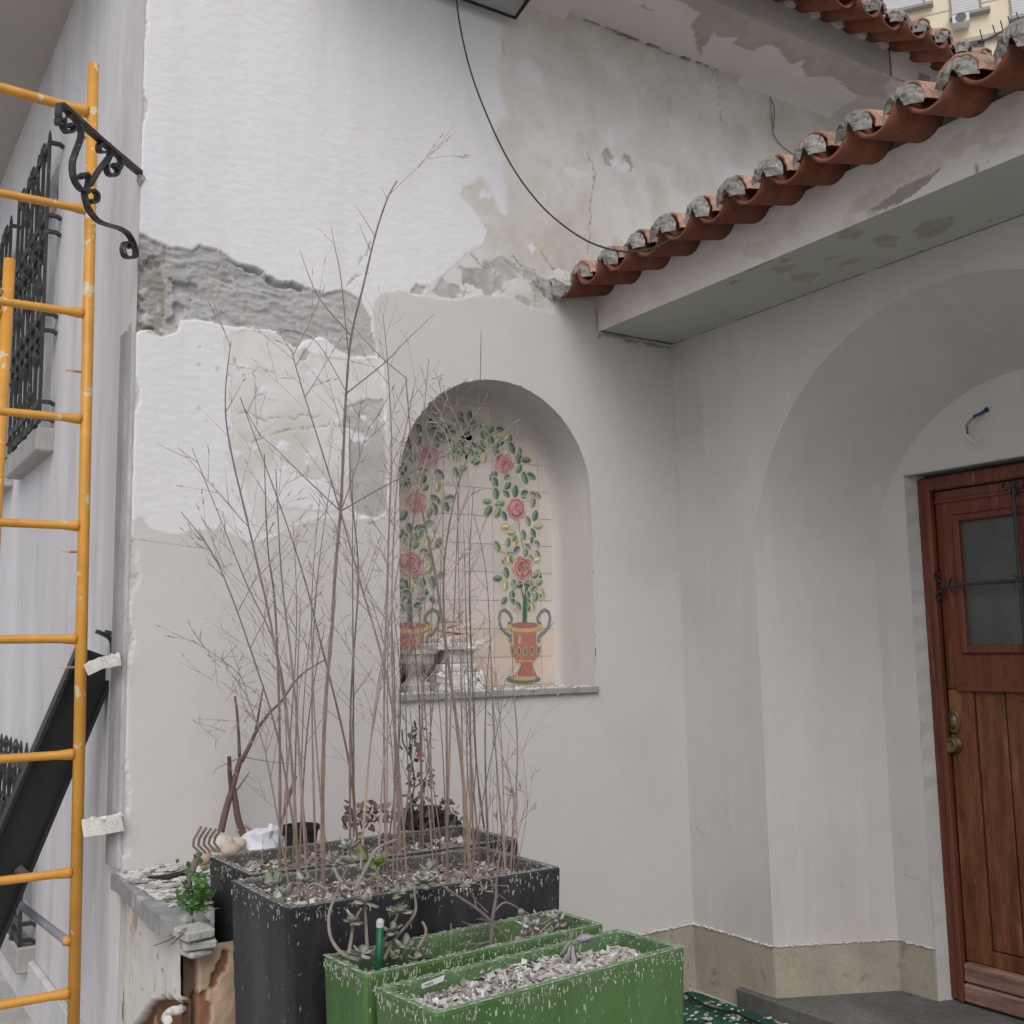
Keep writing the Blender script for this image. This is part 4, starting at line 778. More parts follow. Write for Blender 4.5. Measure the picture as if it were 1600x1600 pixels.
b = MB(); b.box((X0+.15, -.07, zl_+.03), (X0+.19, -.003, zl_+.07), (.1, .1, .1)); b.build('mount', M['vc'], lam)
cp = [(712, -25, -.06), (717, 30, -.06), (735, 110, -.07), (765, 190, -.09), (800, 260, -.12), (840, 315, -.2), (880, 352, -.32), (925, 380, -.46), (975, 393, -.60), (1020, 388, -.70), (1050, 372, -.77), (1078, 354, -.84)]
b = MB(); b.tube(sm([at(p, q, 'y', y_) for p, q, y_ in cp], 5), .0038, 6, (.05, .05, .05)); o = b.build('hanging_cable', M['vc'], None, True); tag(o, 'thin black cable drooping from the lamp to the porch tiles', 'cable')
b = MB(); b.tube(sm([at(p, q, 'y', -.01) for p, q in ((1203, 152), (1210, 168), (1209, 195), (1209, 210), (1222, 228), (1245, 245))], 5), .0022, 5, (.14, .13, .13)); b.tube(sm([at(p, q, 'y', -.012) for p, q in ((1204, 150), (1205, 180), (1209, 212))], 4), .0018, 5, (.2, .18, .17)); o = b.build('loose_wire', M['vc'], None, True); tag(o, 'short thin wire dangling under the eaves near the porch tiles', 'wire')
# ================================================================ ledge (low masonry wall)
lg = thing('masonry_ledge', (.2, -.3, 0), 'crumbling low masonry ledge with grey stone cap at the foot of the white wall', 'ledge')
RND = [tuple(at(px, py, 'x', 0)[[1, 2]]) for px, py in ((199, 1380), (202, 1397), (204, 1440), (199, 1500), (197, 1620), (212, 1606), (232, 1580), (242, 1562), (252, 1565), (262, 1556), (270, 1562), (277, 1558), (285, 1567), (291, 1550), (292, 1460), (250, 1425))]
def lf(u, z):
    y = -u; w1 = .006*fbm(y*30, z*30, 4); rn = inpoly([(a_, c_) for a_, c_ in RND], y+w1, z+w1)
    h = np.where(rn, .012+.004*fbm(y*18, z*10, 4), -.02+.016*fbm(y*10, z*12, 4)); c = np.ones(y.shape+(3,))*np.array([.62, .60, .56])*(1+.08*fbm(y*14, z*14, 5))[..., None]
    st = sstep(.05, .4, fbm(y*9+3, z*4.5, 5)); c = c*(1-.45*st[..., None]*np.array([.55, .85, 1.0])); sp = fbm(y*40, z*40, 3) > .5; c = np.where(sp[..., None], c*.6, c)
    rc = np.array([.16, .085, .05])*(1+.5*fbm(y*14, z*9, 5))[..., None]; lt = fbm(y*6, z*6+7, 5) > .15; rc = np.where(lt[..., None], np.array([.38, .26, .18])*(1+.3*fbm(y*20, z*20, 4))[..., None], rc)
    left = y > -.07; rc = np.where(left[..., None], np.array([.19, .13, .115])*(1+.5*fbm(y*20, z*8, 4))[..., None], rc)
    return blur(h, 1), np.where(rn[..., None], c, rc)
relief('rendered_side', (0, 0, 0), (0, -1, 0), (0, 0, 1), (-1, 0, 0), (0, .72), (0, .79), .005, lf, M['wall_relief'], lg)
def ef(x, z):
    c = np.array([.20, .10, .06])*(1+.5*fbm(x*9, z*7, 5))[..., None]; lt = fbm(x*8+3, z*6+7, 5) > -.02; c = np.where(lt[..., None], np.array([.44, .33, .235])*(1+.25*fbm(x*20, z*20, 4))[..., None], c); rd = fbm(x*11+9, z*9, 4) > .3; c = np.where(rd[..., None], np.array([.22, .06, .035]), c)
    edge = x < .035; c = np.where(edge[..., None], np.array([.10, .065, .05]), c)
    return .02*fbm(x*8, z*8, 5)-np.where(edge, .03, 0)+np.where(lt, .01, 0), c
relief('broken_end', (0, -.72, 0), (1, 0, 0), (0, 0, 1), (0, -1, 0), (0, 1.0), (0, .72), .006, ef, M['wall_relief'], lg)
b = MB(); b.box((.10, -1.80, 0), (.82, -.75, .46), (.36, .27, .2)); b.box((.1, -.75, 0), (1.1, -.012, .50), (.36, .27, .2)); b.build('core', M['vcrough'], lg)
capz = lambda y: .812+.0*y
def capfn(u, v):
    return .003*fbm(u*20, v*20, 4)+.004*(fbm(u*9, v*9, 4) > .25), np.ones(u.shape+(3,))*np.array([.58, .57, .55])*(1+.15*fbm(u*14, v*14, 5))[..., None]
relief('cap_top', (0, 0, .806), (1, 0, 0), (0, 1, 0), (0, 0, 1), (-.02, 1.12), (-.50, -.006), .008, capfn, M['wall_relief'], lg)
for pts in ([(-.034, 0), (-.030, -.10), (1.12, -.10), (1.12, 0)], [(-.032, -.103), (-.066, -.60), (.09, -.60), (.09, -.50), (1.12, -.5), (1.12, -.103)], [(-.066, -.603), (-.064, -.70), (.0, -.71), (.085, -.70), (.09, -.603)]):
    b = MB(); n = len(pts); V = [(x, y, .755) for x, y in pts]+[(x, y, .806) for x, y in pts]; b.add(V, [list(range(n)), [n+k for k in range(n)][::-1]]+[[k, (k+1) % n, n+(k+1) % n, n+k] for k in range(n)]); b.build('cap_slab', M['stonecap'], lg)
b = MB()
for (x, y, z, w, d, h, a_) in ((.012, -.755, .765, .085, .08, .026, .2), (.025, -.75, .735, .09, .07, .022, -.1), (.02, -.745, .712, .07, .07, .016, .3)):
    c_, s_ = math.cos(a_), math.sin(a_); b.box((-w/2, -d/2, -h/2), (w/2, d/2, h/2), (.42, .42, .41), M=((c_, -s_, 0), (s_, c_, 0), (0, .06, 1)), c=(x, y, z), bev=.005)
b.build('broken_slab', M['vcrough'], lg)
b = MB(); rr_ = random.Random(2)
for k in range(240): x = rr_.uniform(-.01, .3); y = rr_.uniform(-.66, -.02); s_ = rr_.uniform(.004, .016); x = min(x, .08) if y < -.5 else x; b.blob((x, y, .812), s_, rr_.choice([(.62, .61, .6), (.5, .49, .47), (.33, .32, .3)]), 4, .4, (1.4, 1, .35))
o = b.build('ledge_rubble', M['vcrough']); tag(o, 'pale plaster crumbs scattered on the stone ledge', 'rubble', kind='stuff')
b = MB(); P = [at(p, q, 'z', .822) for p, q in ((230, 1369), (262, 1372), (292, 1363), (296, 1356), (285, 1360), (260, 1366))]; n = len(P); b.add([tuple(p) for p in P]+[(p[0], p[1], p[2]-.004) for p in P], [list(range(n)), [n+k for k in range(n)][::-1]]+[[k, (k+1) % n, n+(k+1) % n, n+k] for k in range(n)], (.02, .02, .022)); o = b.build('roofing_scrap', M['vc']); tag(o, 'flat black scrap lying on the stone ledge by the wall', 'scrap')
b = MB(); q0 = at(277, 1585, 'x', -.01); b.tube(sm([at(p, q, 'x', x_) for p, q, x_ in ((290, 1572, .02), (280, 1578, -.01), (268, 1580, -.03), (259, 1590, -.05), (262, 1594, -.06))], 4), [.012]*17, 8, (.66, .65, .62)); o = b.build('plaster_shard', M['vcrough'], None); tag(o, 'white curled plaster shard poking out of the broken ledge hole', 'plaster')
# ================================================================ planters
def planter(name, A, ux, L, Wd, H, th, mat_, label, group, dust, soil=-.05):
    "A = top back-left corner, ux = direction of the long side"
    A = np.array(A, float); ux = nrm((ux[0], ux[1], 0)); uy = np.array([ux[1], -ux[0], 0.])   # uy points to the camera
    t = thing(name, A+ux*L/2+uy*Wd/2-np.array([0, 0, H]), label, 'planter', group)
    def ringp(ins, z, r, taper=0):
        P = []; a0 = ins; corners = ((L-a0-r, a0+r, -90, 0), (L-a0-r, Wd-a0-r, 0, 90), (a0+r, Wd-a0-r, 90, 180), (a0+r, a0+r, 180, 270))
        for cx, cy, s_, e_ in corners:
            for k in range(4): an = math.radians(s_+(e_-s_)*k/3); x, y = cx+r*math.cos(an), cy+r*math.sin(an); x = L/2+(x-L/2)*(1-taper); y = Wd/2+(y-Wd/2)*(1-taper); P.append(A+ux*x+uy*y+np.array([0, 0, z]))
        return P
    rings = [ringp(.006, -H, .012, .04), ringp(0, -H+.01, .015, .04), ringp(0, -.006, .015), ringp(.003, -.001, .014)]
    b = MB(); V = sum(rings, []); m_ = 16; b.add(V, [[i*m_+k, i*m_+(k+1) % m_, (i+1)*m_+(k+1) % m_, (i+1)*m_+k] for i in range(3) for k in range(m_)]+[list(range(m_))[::-1]]); b.build('trough', mat_, t)
    rings = [ringp(.003, -.001, .014), ringp(.006, 0, .012), ringp(th-.004, 0, .010), ringp(th, -.005, .010), ringp(th+.004, -.11, .010)]
    b = MB(); V = sum(rings, []); b.add(V, [[i*m_+k, i*m_+(k+1) % m_, (i+1)*m_+(k+1) % m_, (i+1)*m_+k] for i in range(4) for k in range(m_)], [np.array(dust)*f_+np.array([.30, .31, .28])*g_ for f_, g_ in ((1, .28), (1, .38), (1, .30), (1, .14), (.7, .03)) for _ in range(m_)]); b.build('rim', M['limedust'], t)
    b = MB(); r = random.Random(int(L*1000)+int(Wd*100)); big = dust[1] > .1
    for k in range(260 if big else 200):
        side = r.random() < .22; ln = r.choice((.0025, .004, .006, .010)); z = -abs(r.gauss(0, .020))-.003
        if side: q = A+uy*r.uniform(.01, Wd-.01)-ux*.0002
        else: q = A+ux*r.uniform(.01, L-.01)+uy*(Wd+.0002)
        q = q+np.array([0, 0, z]); w = r.uniform(.0006, .0015); dx = (ux if not side else uy)*w; n_ = uy*.0006 if not side else -ux*.0006
        b.add([q-dx+n_, q+dx+n_, q+dx*.6+n_-np.array([0, 0, ln]), q-dx*.6+n_-np.array([0, 0, ln]), q-dx*1.6-n_, q+dx*1.6-n_, q+dx-n_-np.array([0, 0, ln*1.15]), q-dx-n_-np.array([0, 0, ln*1.15])], [[0, 1, 2, 3], [4, 5, 1, 0], [3, 2, 6, 7], [4, 0, 3, 7], [1, 5, 6, 2]], np.array([.42, .43, .38])*r.uniform(.5, 1.2))
    for k in range(420):
        e_ = r.random(); q = A+ux*r.uniform(.003, L-.003)+uy*r.choice((.004, Wd-.004, th, Wd-th)) if e_ < .7 else A+ux*r.choice((.004, L-.004, th, L-th))+uy*r.uniform(.003, Wd-.003)
        b.blob(q+np.array([r.gauss(0, .0012), r.gauss(0, .0012), .0002]), r.uniform(.0009, .0028), np.array([.48, .48, .45])*r.uniform(.6, 1.1), 4, .3, (1.6, 1.2, .35))
    tag(b.build('lime_splashes', M['vc'], t), kind='stuff')
    # soil
    n1, n2 = 60, 24; P = []; C = []
    for j in range(n2):
        for i in range(n1):
            u = th+(L-2*th)*i/(n1-1); v = th+(Wd-2*th)*j/(n2-1); P.append(A+ux*u+uy*v+np.array([0, 0, soil+.018*float(fbm(i*.2, j*.2+L*9, 4))])); C.append(np.array([.12, .10, .085])*(1+.5*float(fbm(i*.5, j*.5, 3))))
    b = MB(); b.add(P, [[j*n1+i, j*n1+i+1, (j+1)*n1+i+1, (j+1)*n1+i] for j in range(n2-1) for i in range(n1-1)], np.array(C)); b.build('soil', M['vcrough'], t)
    return t, (lambda u, v, dz=0: A+ux*u+uy*v+np.array([0, 0, soil+dz]))
def chips(name, fn, L, Wd, th, n, pal, label, smax=.02, urange=(0, 1)):
    b = MB(); r = random.Random(len(label))
    for k in range(n):
        u = th+(L-2*th)*r.uniform(*urange); v = th+(Wd-2*th)*r.random(); s_ = r.uniform(.4, 1)*smax; p = fn(u, v, r.uniform(-.002, .018)); c = np.array(r.choice(pal))*r.uniform(.8, 1.1)
        d1 = nrm((r.gauss(0, 1), r.gauss(0, 1), r.gauss(0, .45))); d2 = nrm(np.cross(d1, (r.gauss(0, .4), r.gauss(0, .4), 1))); n3 = np.cross(d1, d2); w = s_*r.uniform(.3, .7); h = s_*r.uniform(.1, .3)
        V = [p+d1*s_*.5*(a_+r.uniform(-.3, .3))+d2*w*.5*(c_+r.uniform(-.3, .3))+n3*h*.5*e_ for e_ in (-1, 1) for (a_, c_) in ((-1, -1), (1, -1), (1, 1), (-1, 1))]
        b.add(V, [[3, 2, 1, 0], [4, 5, 6, 7], [0, 1, 5, 4], [1, 2, 6, 5], [2, 3, 7, 6], [3, 0, 4, 7]], c)
    o = b.build(name, mat(name, attr=True, var=.1, bump=.3, rough=.9)); tag(o, label, 'wood chips', kind='stuff')
K1 = ((.055, .054, .055)); K2 = (.06, .14, .04)
pA, fA = planter('planter', at(325, 1337, 'z', .92), (1, .01), .865, .35, .34, .022, M['blackplanter'], 'rear black planter of dry canes, nearest the white wall', 'black planters', K1)
pB, fB = planter('planter', at(360, 1375, 'z', .92)+np.array([0, 0, 0]), (1, .0), .775, .40, .45, .024, M['blackplanter'], 'front black planter full of dry canes, just behind the green ones', 'black planters', K1)
pC, fC = planter('planter', at(503, 1492, 'z', .815), (1, .055), .68, .205, .34, .018, M['greenplanter'], 'rear green planter holding the succulents and a green stake', 'green planters', K2, -.065)
pD, fD = planter('planter', at(583, 1542, 'z', .80), (1, .095), .715, .232, .34, .02, M['greenplanter'], 'front green planter filled with pale wood chips, nearly plantless', 'green planters', K2, -.062)
PAL = [(.30, .28, .25), (.22, .19, .17), (.64, .63, .61), (.14, .12, .11), (.42, .38, .33), (.09, .08, .07), (.66, .65, .64), (.38, .36, .34)]
PAL2 = [(.54, .53, .51), (.40, .38, .36), (.64, .63, .62), (.28, .26, .24), (.50, .47, .44), (.46, .40, .36), (.60, .59, .58)]
chips('wood_chips', fA, .865, .35, .024, 1500, PAL, 'grey wood chips and litter covering the rear black planter', .028)
chips('wood_chips', fB, .775, .40, .026, 2000, PAL, 'grey wood chips and litter covering the front black planter', .028)
chips('wood_chips', fC, .68, .205, .02, 700, PAL, 'litter and chips among the succulents in the rear green planter', .02)
chips('wood_chips', lambda u, v, dz=0: fD(u, v, dz+.006+.022*math.exp(-((u-.40)/.22)**2)), .715, .232, .022, 2600, PAL2, 'pale wood chips heaped in the front green planter', .021)
# paint stake and plant label
P0 = at(590, 1520, 'y', -1.45); P1 = at(594, 1440, 'y', -1.45)
stk = thing('plant_stake', P0, 'short green painted stake with white top in the rear green planter', 'stake'); b = MB(); b.tube([P0-np.array([0, 0, .05]), P1], .0085, 12, (.012, .12, .045)); b.build('rod', mat('stake green', attr=True, var=.3, rough=.35, splat=.34, splat_scale=50, splat_col=(.4, .5, .42)), stk, True)
b = MB(); b.lathe([(.0087, -.012), (.0092, 0), (.006, .006), (0, .007)], P1, nrm(P1-P0), 12, (.45, .50, .47)); b.build('cap', M['vc'], stk)
a_, c_, d_, e_ = [at(p, q, 'y', y_) for p, q, y_ in ((660, 1545, -1.66), (693, 1533, -1.63), (695, 1523, -1.62), (659, 1537, -1.655))]
pl_ = thing('plant_label', a_, 'small white paper label with bar lines in the front green planter', 'label'); b = MB(); b.quad(a_, c_, d_, e_, (.62, .63, .64)); nr = nrm(np.cross(c_-a_, e_-a_)); nr = nr if nr[1] < 0 else -nr
q = lambda s_, t_: a_+(c_-a_)*s_+(e_-a_)*t_+nr*.0007; rr_ = random.Random(1); x_ = .12
b.quad(a_-nr*.002, c_-nr*.002, d_-nr*.002, e_-nr*.002, (.5, .5, .5))
while x_ < .5: w = rr_.uniform(.008, .02); b.quad(q(x_, .2), q(x_+w, .2), q(x_+w, .7), q(x_, .7), (.1, .1, .1)); x_ += w+rr_.uniform(.01, .025)
b.build('tag', M['vc'], pl_)
# ================================================================ dry bamboo
rc = random.Random(11)
def rv3(s=1): return np.array([rc.gauss(0, s), rc.gauss(0, s), rc.gauss(0, s)])
def twig(b, p, d, L, r, lvl, c):
    n = max(3, int(L/.035)); P = [p]; dd = nrm(d)
    for k in range(n): dd = nrm(dd+rv3(.03)+np.array([0, 0, .008])); P.append(P[-1]+dd*L/n)
    b.tube(P, [r*(1-.7*k/n) for k in range(n+1)], 4, c, cap=False)
    if lvl > 0:
        for k in range(1, n):
            if rc.random() < .42:
                s_ = nrm(np.cross(dd, rv3())); s_[1] *= .6; twig(b, P[k], nrm(P[k]-P[k-1])*.8+s_*.62, L*rc.uniform(.25, .6), r*.7, lvl-1, c)
    if rc.random() < .7:
        for j in range(rc.randint(1, 2)): e = P[-1-j]; b.tube([e-dd*.002, e+nrm(dd+rv3(.22))*rc.uniform(.010, .022)], [.0017, .0005], 3, tuple(np.array(c)*1.15), cap=False)
def cane(parent, P, r, dens=1.0, start=.3, tone=None, tw=.26):
    P = sm(P, 6); n = len(P); b = MB(); tone = tone if tone is not None else rc.random()
    lo = (np.array([.33, .235, .195]) if rc.random() < .75 else np.array([.34, .27, .20]))*(.55+.6*tone); hi = np.array([.20, .17, .165])*(.6+.65*tone); col = []; R = []
    for k in range(n):
        t = k/(n-1); kk = min(1, t*1.6); c = lo*(1-kk)+hi*kk; node = (k % 4 == 0); col.append(c*(1.25 if node else 1)); R.append(r*(1-.72*t)*(1.28 if node else 1)*.74)
    b.tube(P, R, 6, col)
    L = sum(np.linalg.norm(P[k+1]-P[k]) for k in range(n-1)); side = 1
    for k in range(2, n-1):
        t = k/(n-1)
        if t < start: continue
        m_ = dens*L/n/.082
        while m_ > 0:
            if rc.random() < m_:
                d = nrm(P[k+1]-P[k]); side = -side; s_ = nrm(rt*side*rc.uniform(.5, 1)+np.array([0, 1, 0])*rc.uniform(-.6, .6)); a_ = rc.uniform(.35, .85)
                c = tuple(np.array([.34, .285, .265])*rc.uniform(.55, 1.25)); twig(b, P[k], d*math.cos(a_)+s_*math.sin(a_), tw*rc.uniform(.3, 1.25)*(1.2-.6*t), max(.0013, r*.27*(1-.5*t)), 2 if rc.random() < .45 else 1, c)
            m_ -= 1
    b.build('cane', M['cane'], parent)
clA = thing('bamboo_clump', fA(.45, .17), 'clump of dry leafless canes rising from the rear black planter', 'bamboo', 'dry cane clumps'); clB = thing('bamboo_clump', fB(.4, .2), 'taller clump of dry leafless canes in the front black planter', 'bamboo', 'dry cane clumps')
def tr(pts, y): return [at(p, q, 'y', y+(0 if len(a) < 1 else a[0])) for p, q, *a in pts]
def fr(px, fn, L, v, lo=.05): # find planter u for pixel column
    best = min(np.linspace(lo, L-lo, 60), key=lambda u: abs(proj(fn(u, v))[0]-px)); return fn(best, v, .0)
def proj(P): v = np.array(P)-CAM; z = v@fw; return 800+F*(v@rt)/z, 800-F*(v@up)/z
def C(clump, base_px, pts, r, v=None, **k):
    fn, L, Wd = (fA, .865, .35) if clump == 0 else (fB, .775, .40); v = Wd*rc.uniform(.25, .75) if v is None else v
    B = fr(base_px, fn, L, v); y = B[1]; n = len(pts)
    P = [B-np.array([0, 0, .02])]+[at(p, q, 'y', y+rc.uniform(-.02, .02)*(i+1)/n) for i, (p, q) in enumerate(pts)]; cane(clA if clump == 0 else clB, P, r, **k)
C(1, 508, [(504, 1250), (508, 1110), (519, 975), (524, 889), (532, 799), (536, 719), (541, 612), (549, 525), (568, 445), (586, 369), (605, 311), (620, 283)], .0078, .2, dens=.45, start=.35, tone=.25, tw=.3)
cane(clB, tr([(549, 525), (503, 472), (485, 437), (469, 391)], -1.1), .0026, dens=.3, tw=.12, tone=.2); cane(clB, tr([(542, 614), (602, 566), (633, 534), (678, 491)], -1.1), .0026, dens=.5, tw=.12, tone=.2)
cane(clB, tr([(545, 560), (533, 437), (524, 390), (517, 353)], -1.1), .0024, dens=.4, tw=.1, tone=.2); cane(clB, tr([(586, 369), (568, 340), (555, 320)], -1.1), .0016, dens=.1, tw=.08); cane(clB, tr([(605, 311), (595, 290)], -1.1), .0012, dens=0)
cane(clB, tr([(541, 612), (500, 541), (470, 520), (430, 515), (386, 512)], -1.1), .0018, dens=.5, tw=.1)
cane(clB, tr([(532, 799), (470, 740), (430, 700), (405, 680)], -1.1), .0024, dens=.8, tw=.14); cane(clB, tr([(532, 799), (600, 760), (680, 720), (735, 690)], -1.1), .0024, dens=.8, tw=.14)
C(0, 440, [(437, 1150), (430, 950), (418, 850), (413, 709)], .0062, .17, dens=.8, tone=.2)
C(1, 470, [(455, 1180), (428, 1000), (395, 850), (360, 700), (352, 620), (361, 533)], .0055, .15, dens=.8, tone=.4)
C(1, 485, [(462, 1100), (440, 900), (431, 733)], .005, .3, dens=.7, tone=.5)
C(0, 545, [(548, 1100), (560, 900), (548, 760), (546, 650)], .0055, .2, dens=.9)
C(0, 560, [(545, 1190), (500, 1000), (462, 860), (375, 620)], .0058, .1, dens=1, tone=.3)
C(0, 605, [(600, 1100), (607, 850), (612, 700), (605, 560), (598, 490)], .0052, .15, dens=.9)
C(0, 625, [(612, 1000), (620, 760), (640, 640), (650, 590)], .005, .22, dens=.9)
C(1, 735, [(722, 1200), (704, 1060), (691, 970), (680, 897), (667, 833), (652, 760), (642, 680), (634, 590)], .0080, .18, dens=.8, tone=.55, start=.4)
cane(clB, tr([(634, 590), (600, 562), (560, 520), (540, 490)], -1.1), .002, dens=.4, tw=.1)
C(1, 700, [(697, 1050), (693, 900), (710, 780), (745, 660), (752, 517)], .0048, .25, dens=.9, tone=.1)
C(1, 770, [(745, 1200), (738, 1050), (733, 900), (740, 760)], .0045, .12, dens=1)
C(1, 790, [(775, 1180), (768, 1050), (760, 900), (740, 800)], .0040, .2, dens=1)
C(1, 812, [(798, 1240), (785, 1180), (772, 1110)], .0032, .1, dens=1, tw=.14)
C(1, 480, [(440, 1180), (400, 1040), (340, 880), (283, 800)], .0040, .2, dens=.9, tw=.18)
C(0, 470, [(440, 1050), (380, 900), (300, 700)], .0038, .1, dens=.9, tw=.18)
C(1, 455, [(420, 1200), (390, 1100), (370, 1050), (300, 1000)], .0030, .1, dens=.8, tw=.15)
C(0, 660, [(655, 1100), (640, 900), (655, 730), (670, 560)], .0045, .12, dens=.9)
C(1, 640, [(612, 1100), (560, 900), (520, 760), (470, 600), (455, 545)], .0050, .2, dens=1)
C(1, 560, [(580, 1150), (612, 950), (640, 800), (700, 620)], .0048, .3, dens=.9)
for k in range(44):
    cl = rc.randint(0, 1); b0 = rc.uniform(428, 745) if cl == 0 else rc.uniform(440, 830); b0 = b0 if rc.random() < .75 else rc.uniform(600, 760)
    top = rc.uniform(640, 1120); lean = (b0-600)*rc.uniform(-.15, .16)*(1300-top)/500+rc.gauss(0, 20); mid_ = rc.gauss(0, 10)
    if b0 > 745: top = rc.uniform(980, 1230); lean = min(lean, 5)-15*rc.random()
    C(cl, b0, [(b0+lean*.3+mid_, 1300-(1300-top)*.35), (b0+lean*.62+mid_, 1300-(1300-top)*.7), (b0+lean, top)], rc.uniform(.0022, .0046), dens=rc.uniform(.5, 1.0), start=rc.uniform(.22, .5), tw=rc.uniform(.10, .22))
for k in range(16):   # short thin shoots at the right end
    b0 = rc.uniform(745, 838); C(1, b0, [(b0+rc.uniform(-8, 4), 1265), (b0+rc.uniform(-22, 6), rc.uniform(1150, 1240))], .0017, v=rc.uniform(.05, .3), dens=.5, tw=.05, start=.3)
# dry litter of small stems on both planters
for nm, fn, L, Wd, lab in (('dry_twigs', fA, .865, .35, 'tangle of broken twigs lying on the rear black planter'), ('dry_twigs', fB, .775, .40, 'tangle of broken twigs lying on the front black planter')):
    b = MB()
    for k in range(130): p = fn(rc.uniform(.12, L-.12), rc.uniform(.08, Wd-.08), rc.uniform(.01, .03)); twig(b, p, rv3()*np.array([1, 1, .35])+np.array([0, 0, .2]), rc.uniform(.03, .09), rc.uniform(.0008, .0018), 0, tuple(np.array([.35, .27, .22])*rc.uniform(.5, 1.3)))
    o = b.build(nm, M['cane']); tag(o, lab, 'twigs', kind='stuff')
# ================================================================ succulents
GS = [(.20, .23, .16), (.25, .26, .19), (.17, .20, .13), (.28, .25, .23), (.30, .30, .26)]
def rosette(b, p, n, L, pal, spread=1.0, wr=.7):
    for k in range(n):
        a_ = 2.4*k+rc.uniform(-.3, .3); el = rc.uniform(-.5, 1.2); d = np.array([math.cos(a_)*math.cos(el)*spread, math.sin(a_)*math.cos(el)*spread, math.sin(el)]); b.leaf(p, d, L*.85*rc.uniform(.7, 1.15), L*min(1, wr*1.25)*rc.uniform(.8, 1.1), L*.08, tuple(np.array(rc.choice(pal))*rc.uniform(.8, 1.15)), nv=(d[0]*.3, d[1]*.3, 1), curl=rc.uniform(-.1, .25))
su = thing('succulent_plant', fC(.12, .11), 'grey green succulent with round leaves in the left of the rear green planter', 'succulent', 'succulents'); b = MB(); lb = MB()
for pts in ([(560, 1500), (535, 1490), (517, 1465), (514, 1430), (524, 1400), (536, 1370), (545, 1350)], [(536, 1380), (528, 1370), (520, 1350)], [(555, 1390), (575, 1350), (590, 1325), (620, 1312)], [(575, 1500), (572, 1450), (570, 1410)], [(600, 1500), (615, 1470), (640, 1440), (650, 1420), (648, 1390), (660, 1375)], [(545, 1490), (550, 1460), (553, 1440)], [(560, 1500), (590, 1480), (610, 1455), (625, 1420)], [(640, 1500), (665, 1460), (660, 1440)]):
    P = [at(p, q, 'y', -1.43+.02*i) for i, (p, q) in enumerate(pts)]; b.tube(sm(P, 4), [.0045-.002*k/(len(P)*4) for k in range((len(P)-1)*4+1)], 6, (.26, .22, .20))
b.build('stem', M['cane'], su)
for (px, py, n, L, y) in ((545, 1350, 9, .035, -1.40), (520, 1350, 7, .032, -1.38), (545, 1325, 6, .034, -1.38), (430, 1385, 9, .042, -1.36), (447, 1400, 7, .038, -1.38), (478, 1378, 5, .034, -1.36), (568, 1365, 6, .04, -1.38), (553, 1440, 9, .036, -1.42), (570, 1410, 9, .038, -1.42), (610, 1455, 9, .036, -1.43), (625, 1425, 10, .038, -1.43), (630, 1480, 10, .036, -1.44), (565, 1490, 7, .03, -1.44), (660, 1378, 9, .036, -1.40), (672, 1360, 6, .034, -1.38), (625, 1395, 5, .03, -1.42), (618, 1500, 7, .03, -1.46), (650, 1500, 6, .028, -1.46)): rosette(lb, at(px, py, 'y', y), n, L, GS)
for (px, py) in ((585, 1355), (575, 1345)): rosette(lb, at(px, py, 'y', -1.37), 3, .045, [(.22, .27, .08)])
lb.build('leaves', M['leafy'], su, True)
P = [at(p, q, 'y', -1.36) for p, q in ((510, 1390), (490, 1380), (470, 1392), (445, 1398))]; b = MB(); b.tube(sm(P, 4), .003, 5, (.3, .27, .25)); b.build('stem', M['cane'], su)
# bare branching shrub
sh = thing('dry_shrub', fC(.40, .1), 'bare brown branching shrub in the middle of the rear green planter', 'shrub'); b = MB()
for pts, r in (([(767, 1480), (768, 1455), (770, 1430), (775, 1400), (776, 1370), (782, 1330)], .005), ([(768, 1440), (745, 1420), (715, 1400), (690, 1383)], .0045), ([(772, 1425), (790, 1410), (820, 1425), (850, 1440)], .003), ([(768, 1445), (785, 1458), (800, 1480)], .003), ([(745, 1420), (740, 1400), (735, 1390)], .0022), ([(775, 1390), (765, 1375), (750, 1372)], .002), ([(766, 1470), (745, 1478), (725, 1490)], .002), ([(768, 1440), (740, 1445), (722, 1440)], .0018)):
    P = sm([at(p, q, 'y', -1.43) for p, q in pts], 4); b.tube(P, [r*(1-.5*k/len(P)) for k in range(len(P))], 6, (.20, .16, .15))
for k in range(14): twig(b, at(rc.uniform(700, 800), rc.uniform(1375, 1480), 'y', -1.43), rv3(), rc.uniform(.03, .08), .0014, 0, (.24, .2, .18))
b.build('branches', M['cane'], sh)
b = MB(); rosette(b, at(728, 1385, 'y', -1.43), 8, .024, [(.38, .35, .33)], wr=.3); rosette(b, at(745, 1378, 'y', -1.43), 7, .026, [(.30, .27, .25)], wr=.3); rosette(b, at(757, 1392, 'y', -1.43), 6, .022, [(.36, .33, .30)], wr=.3); b.build('leaves', M['leafy'], sh, True)
s3 = thing('succulent_plant', fC(.55, .1), 'straggly grey succulent at the right end of the rear green planter', 'succulent', 'succulents'); b = MB(); lb = MB()
for k in range(16):
    px, py = rc.uniform(810, 885), rc.uniform(1425, 1470); q0_ = at(rc.uniform(800, 870), 1475, 'y', -1.42); q1_ = at(px, py, 'y', -1.43); b.tube([q0_, (q0_+q1_)/2+rv3(.01), q1_], [.0022, .002, .0016], 5, (.33, .27, .25)); rosette(lb, q1_, 4, .024, [(.33, .31, .29), (.30, .27, .27), (.42, .41, .38)])
b.build('stem', M['cane'], s3); lb.build('leaves', M['leafy'], s3, True)
b = MB(); s4 = thing('succulent_sprig', at(895, 1500, 'y', -1.63), 'drooping mauve leaf sprig in the front green planter', 'succulent')
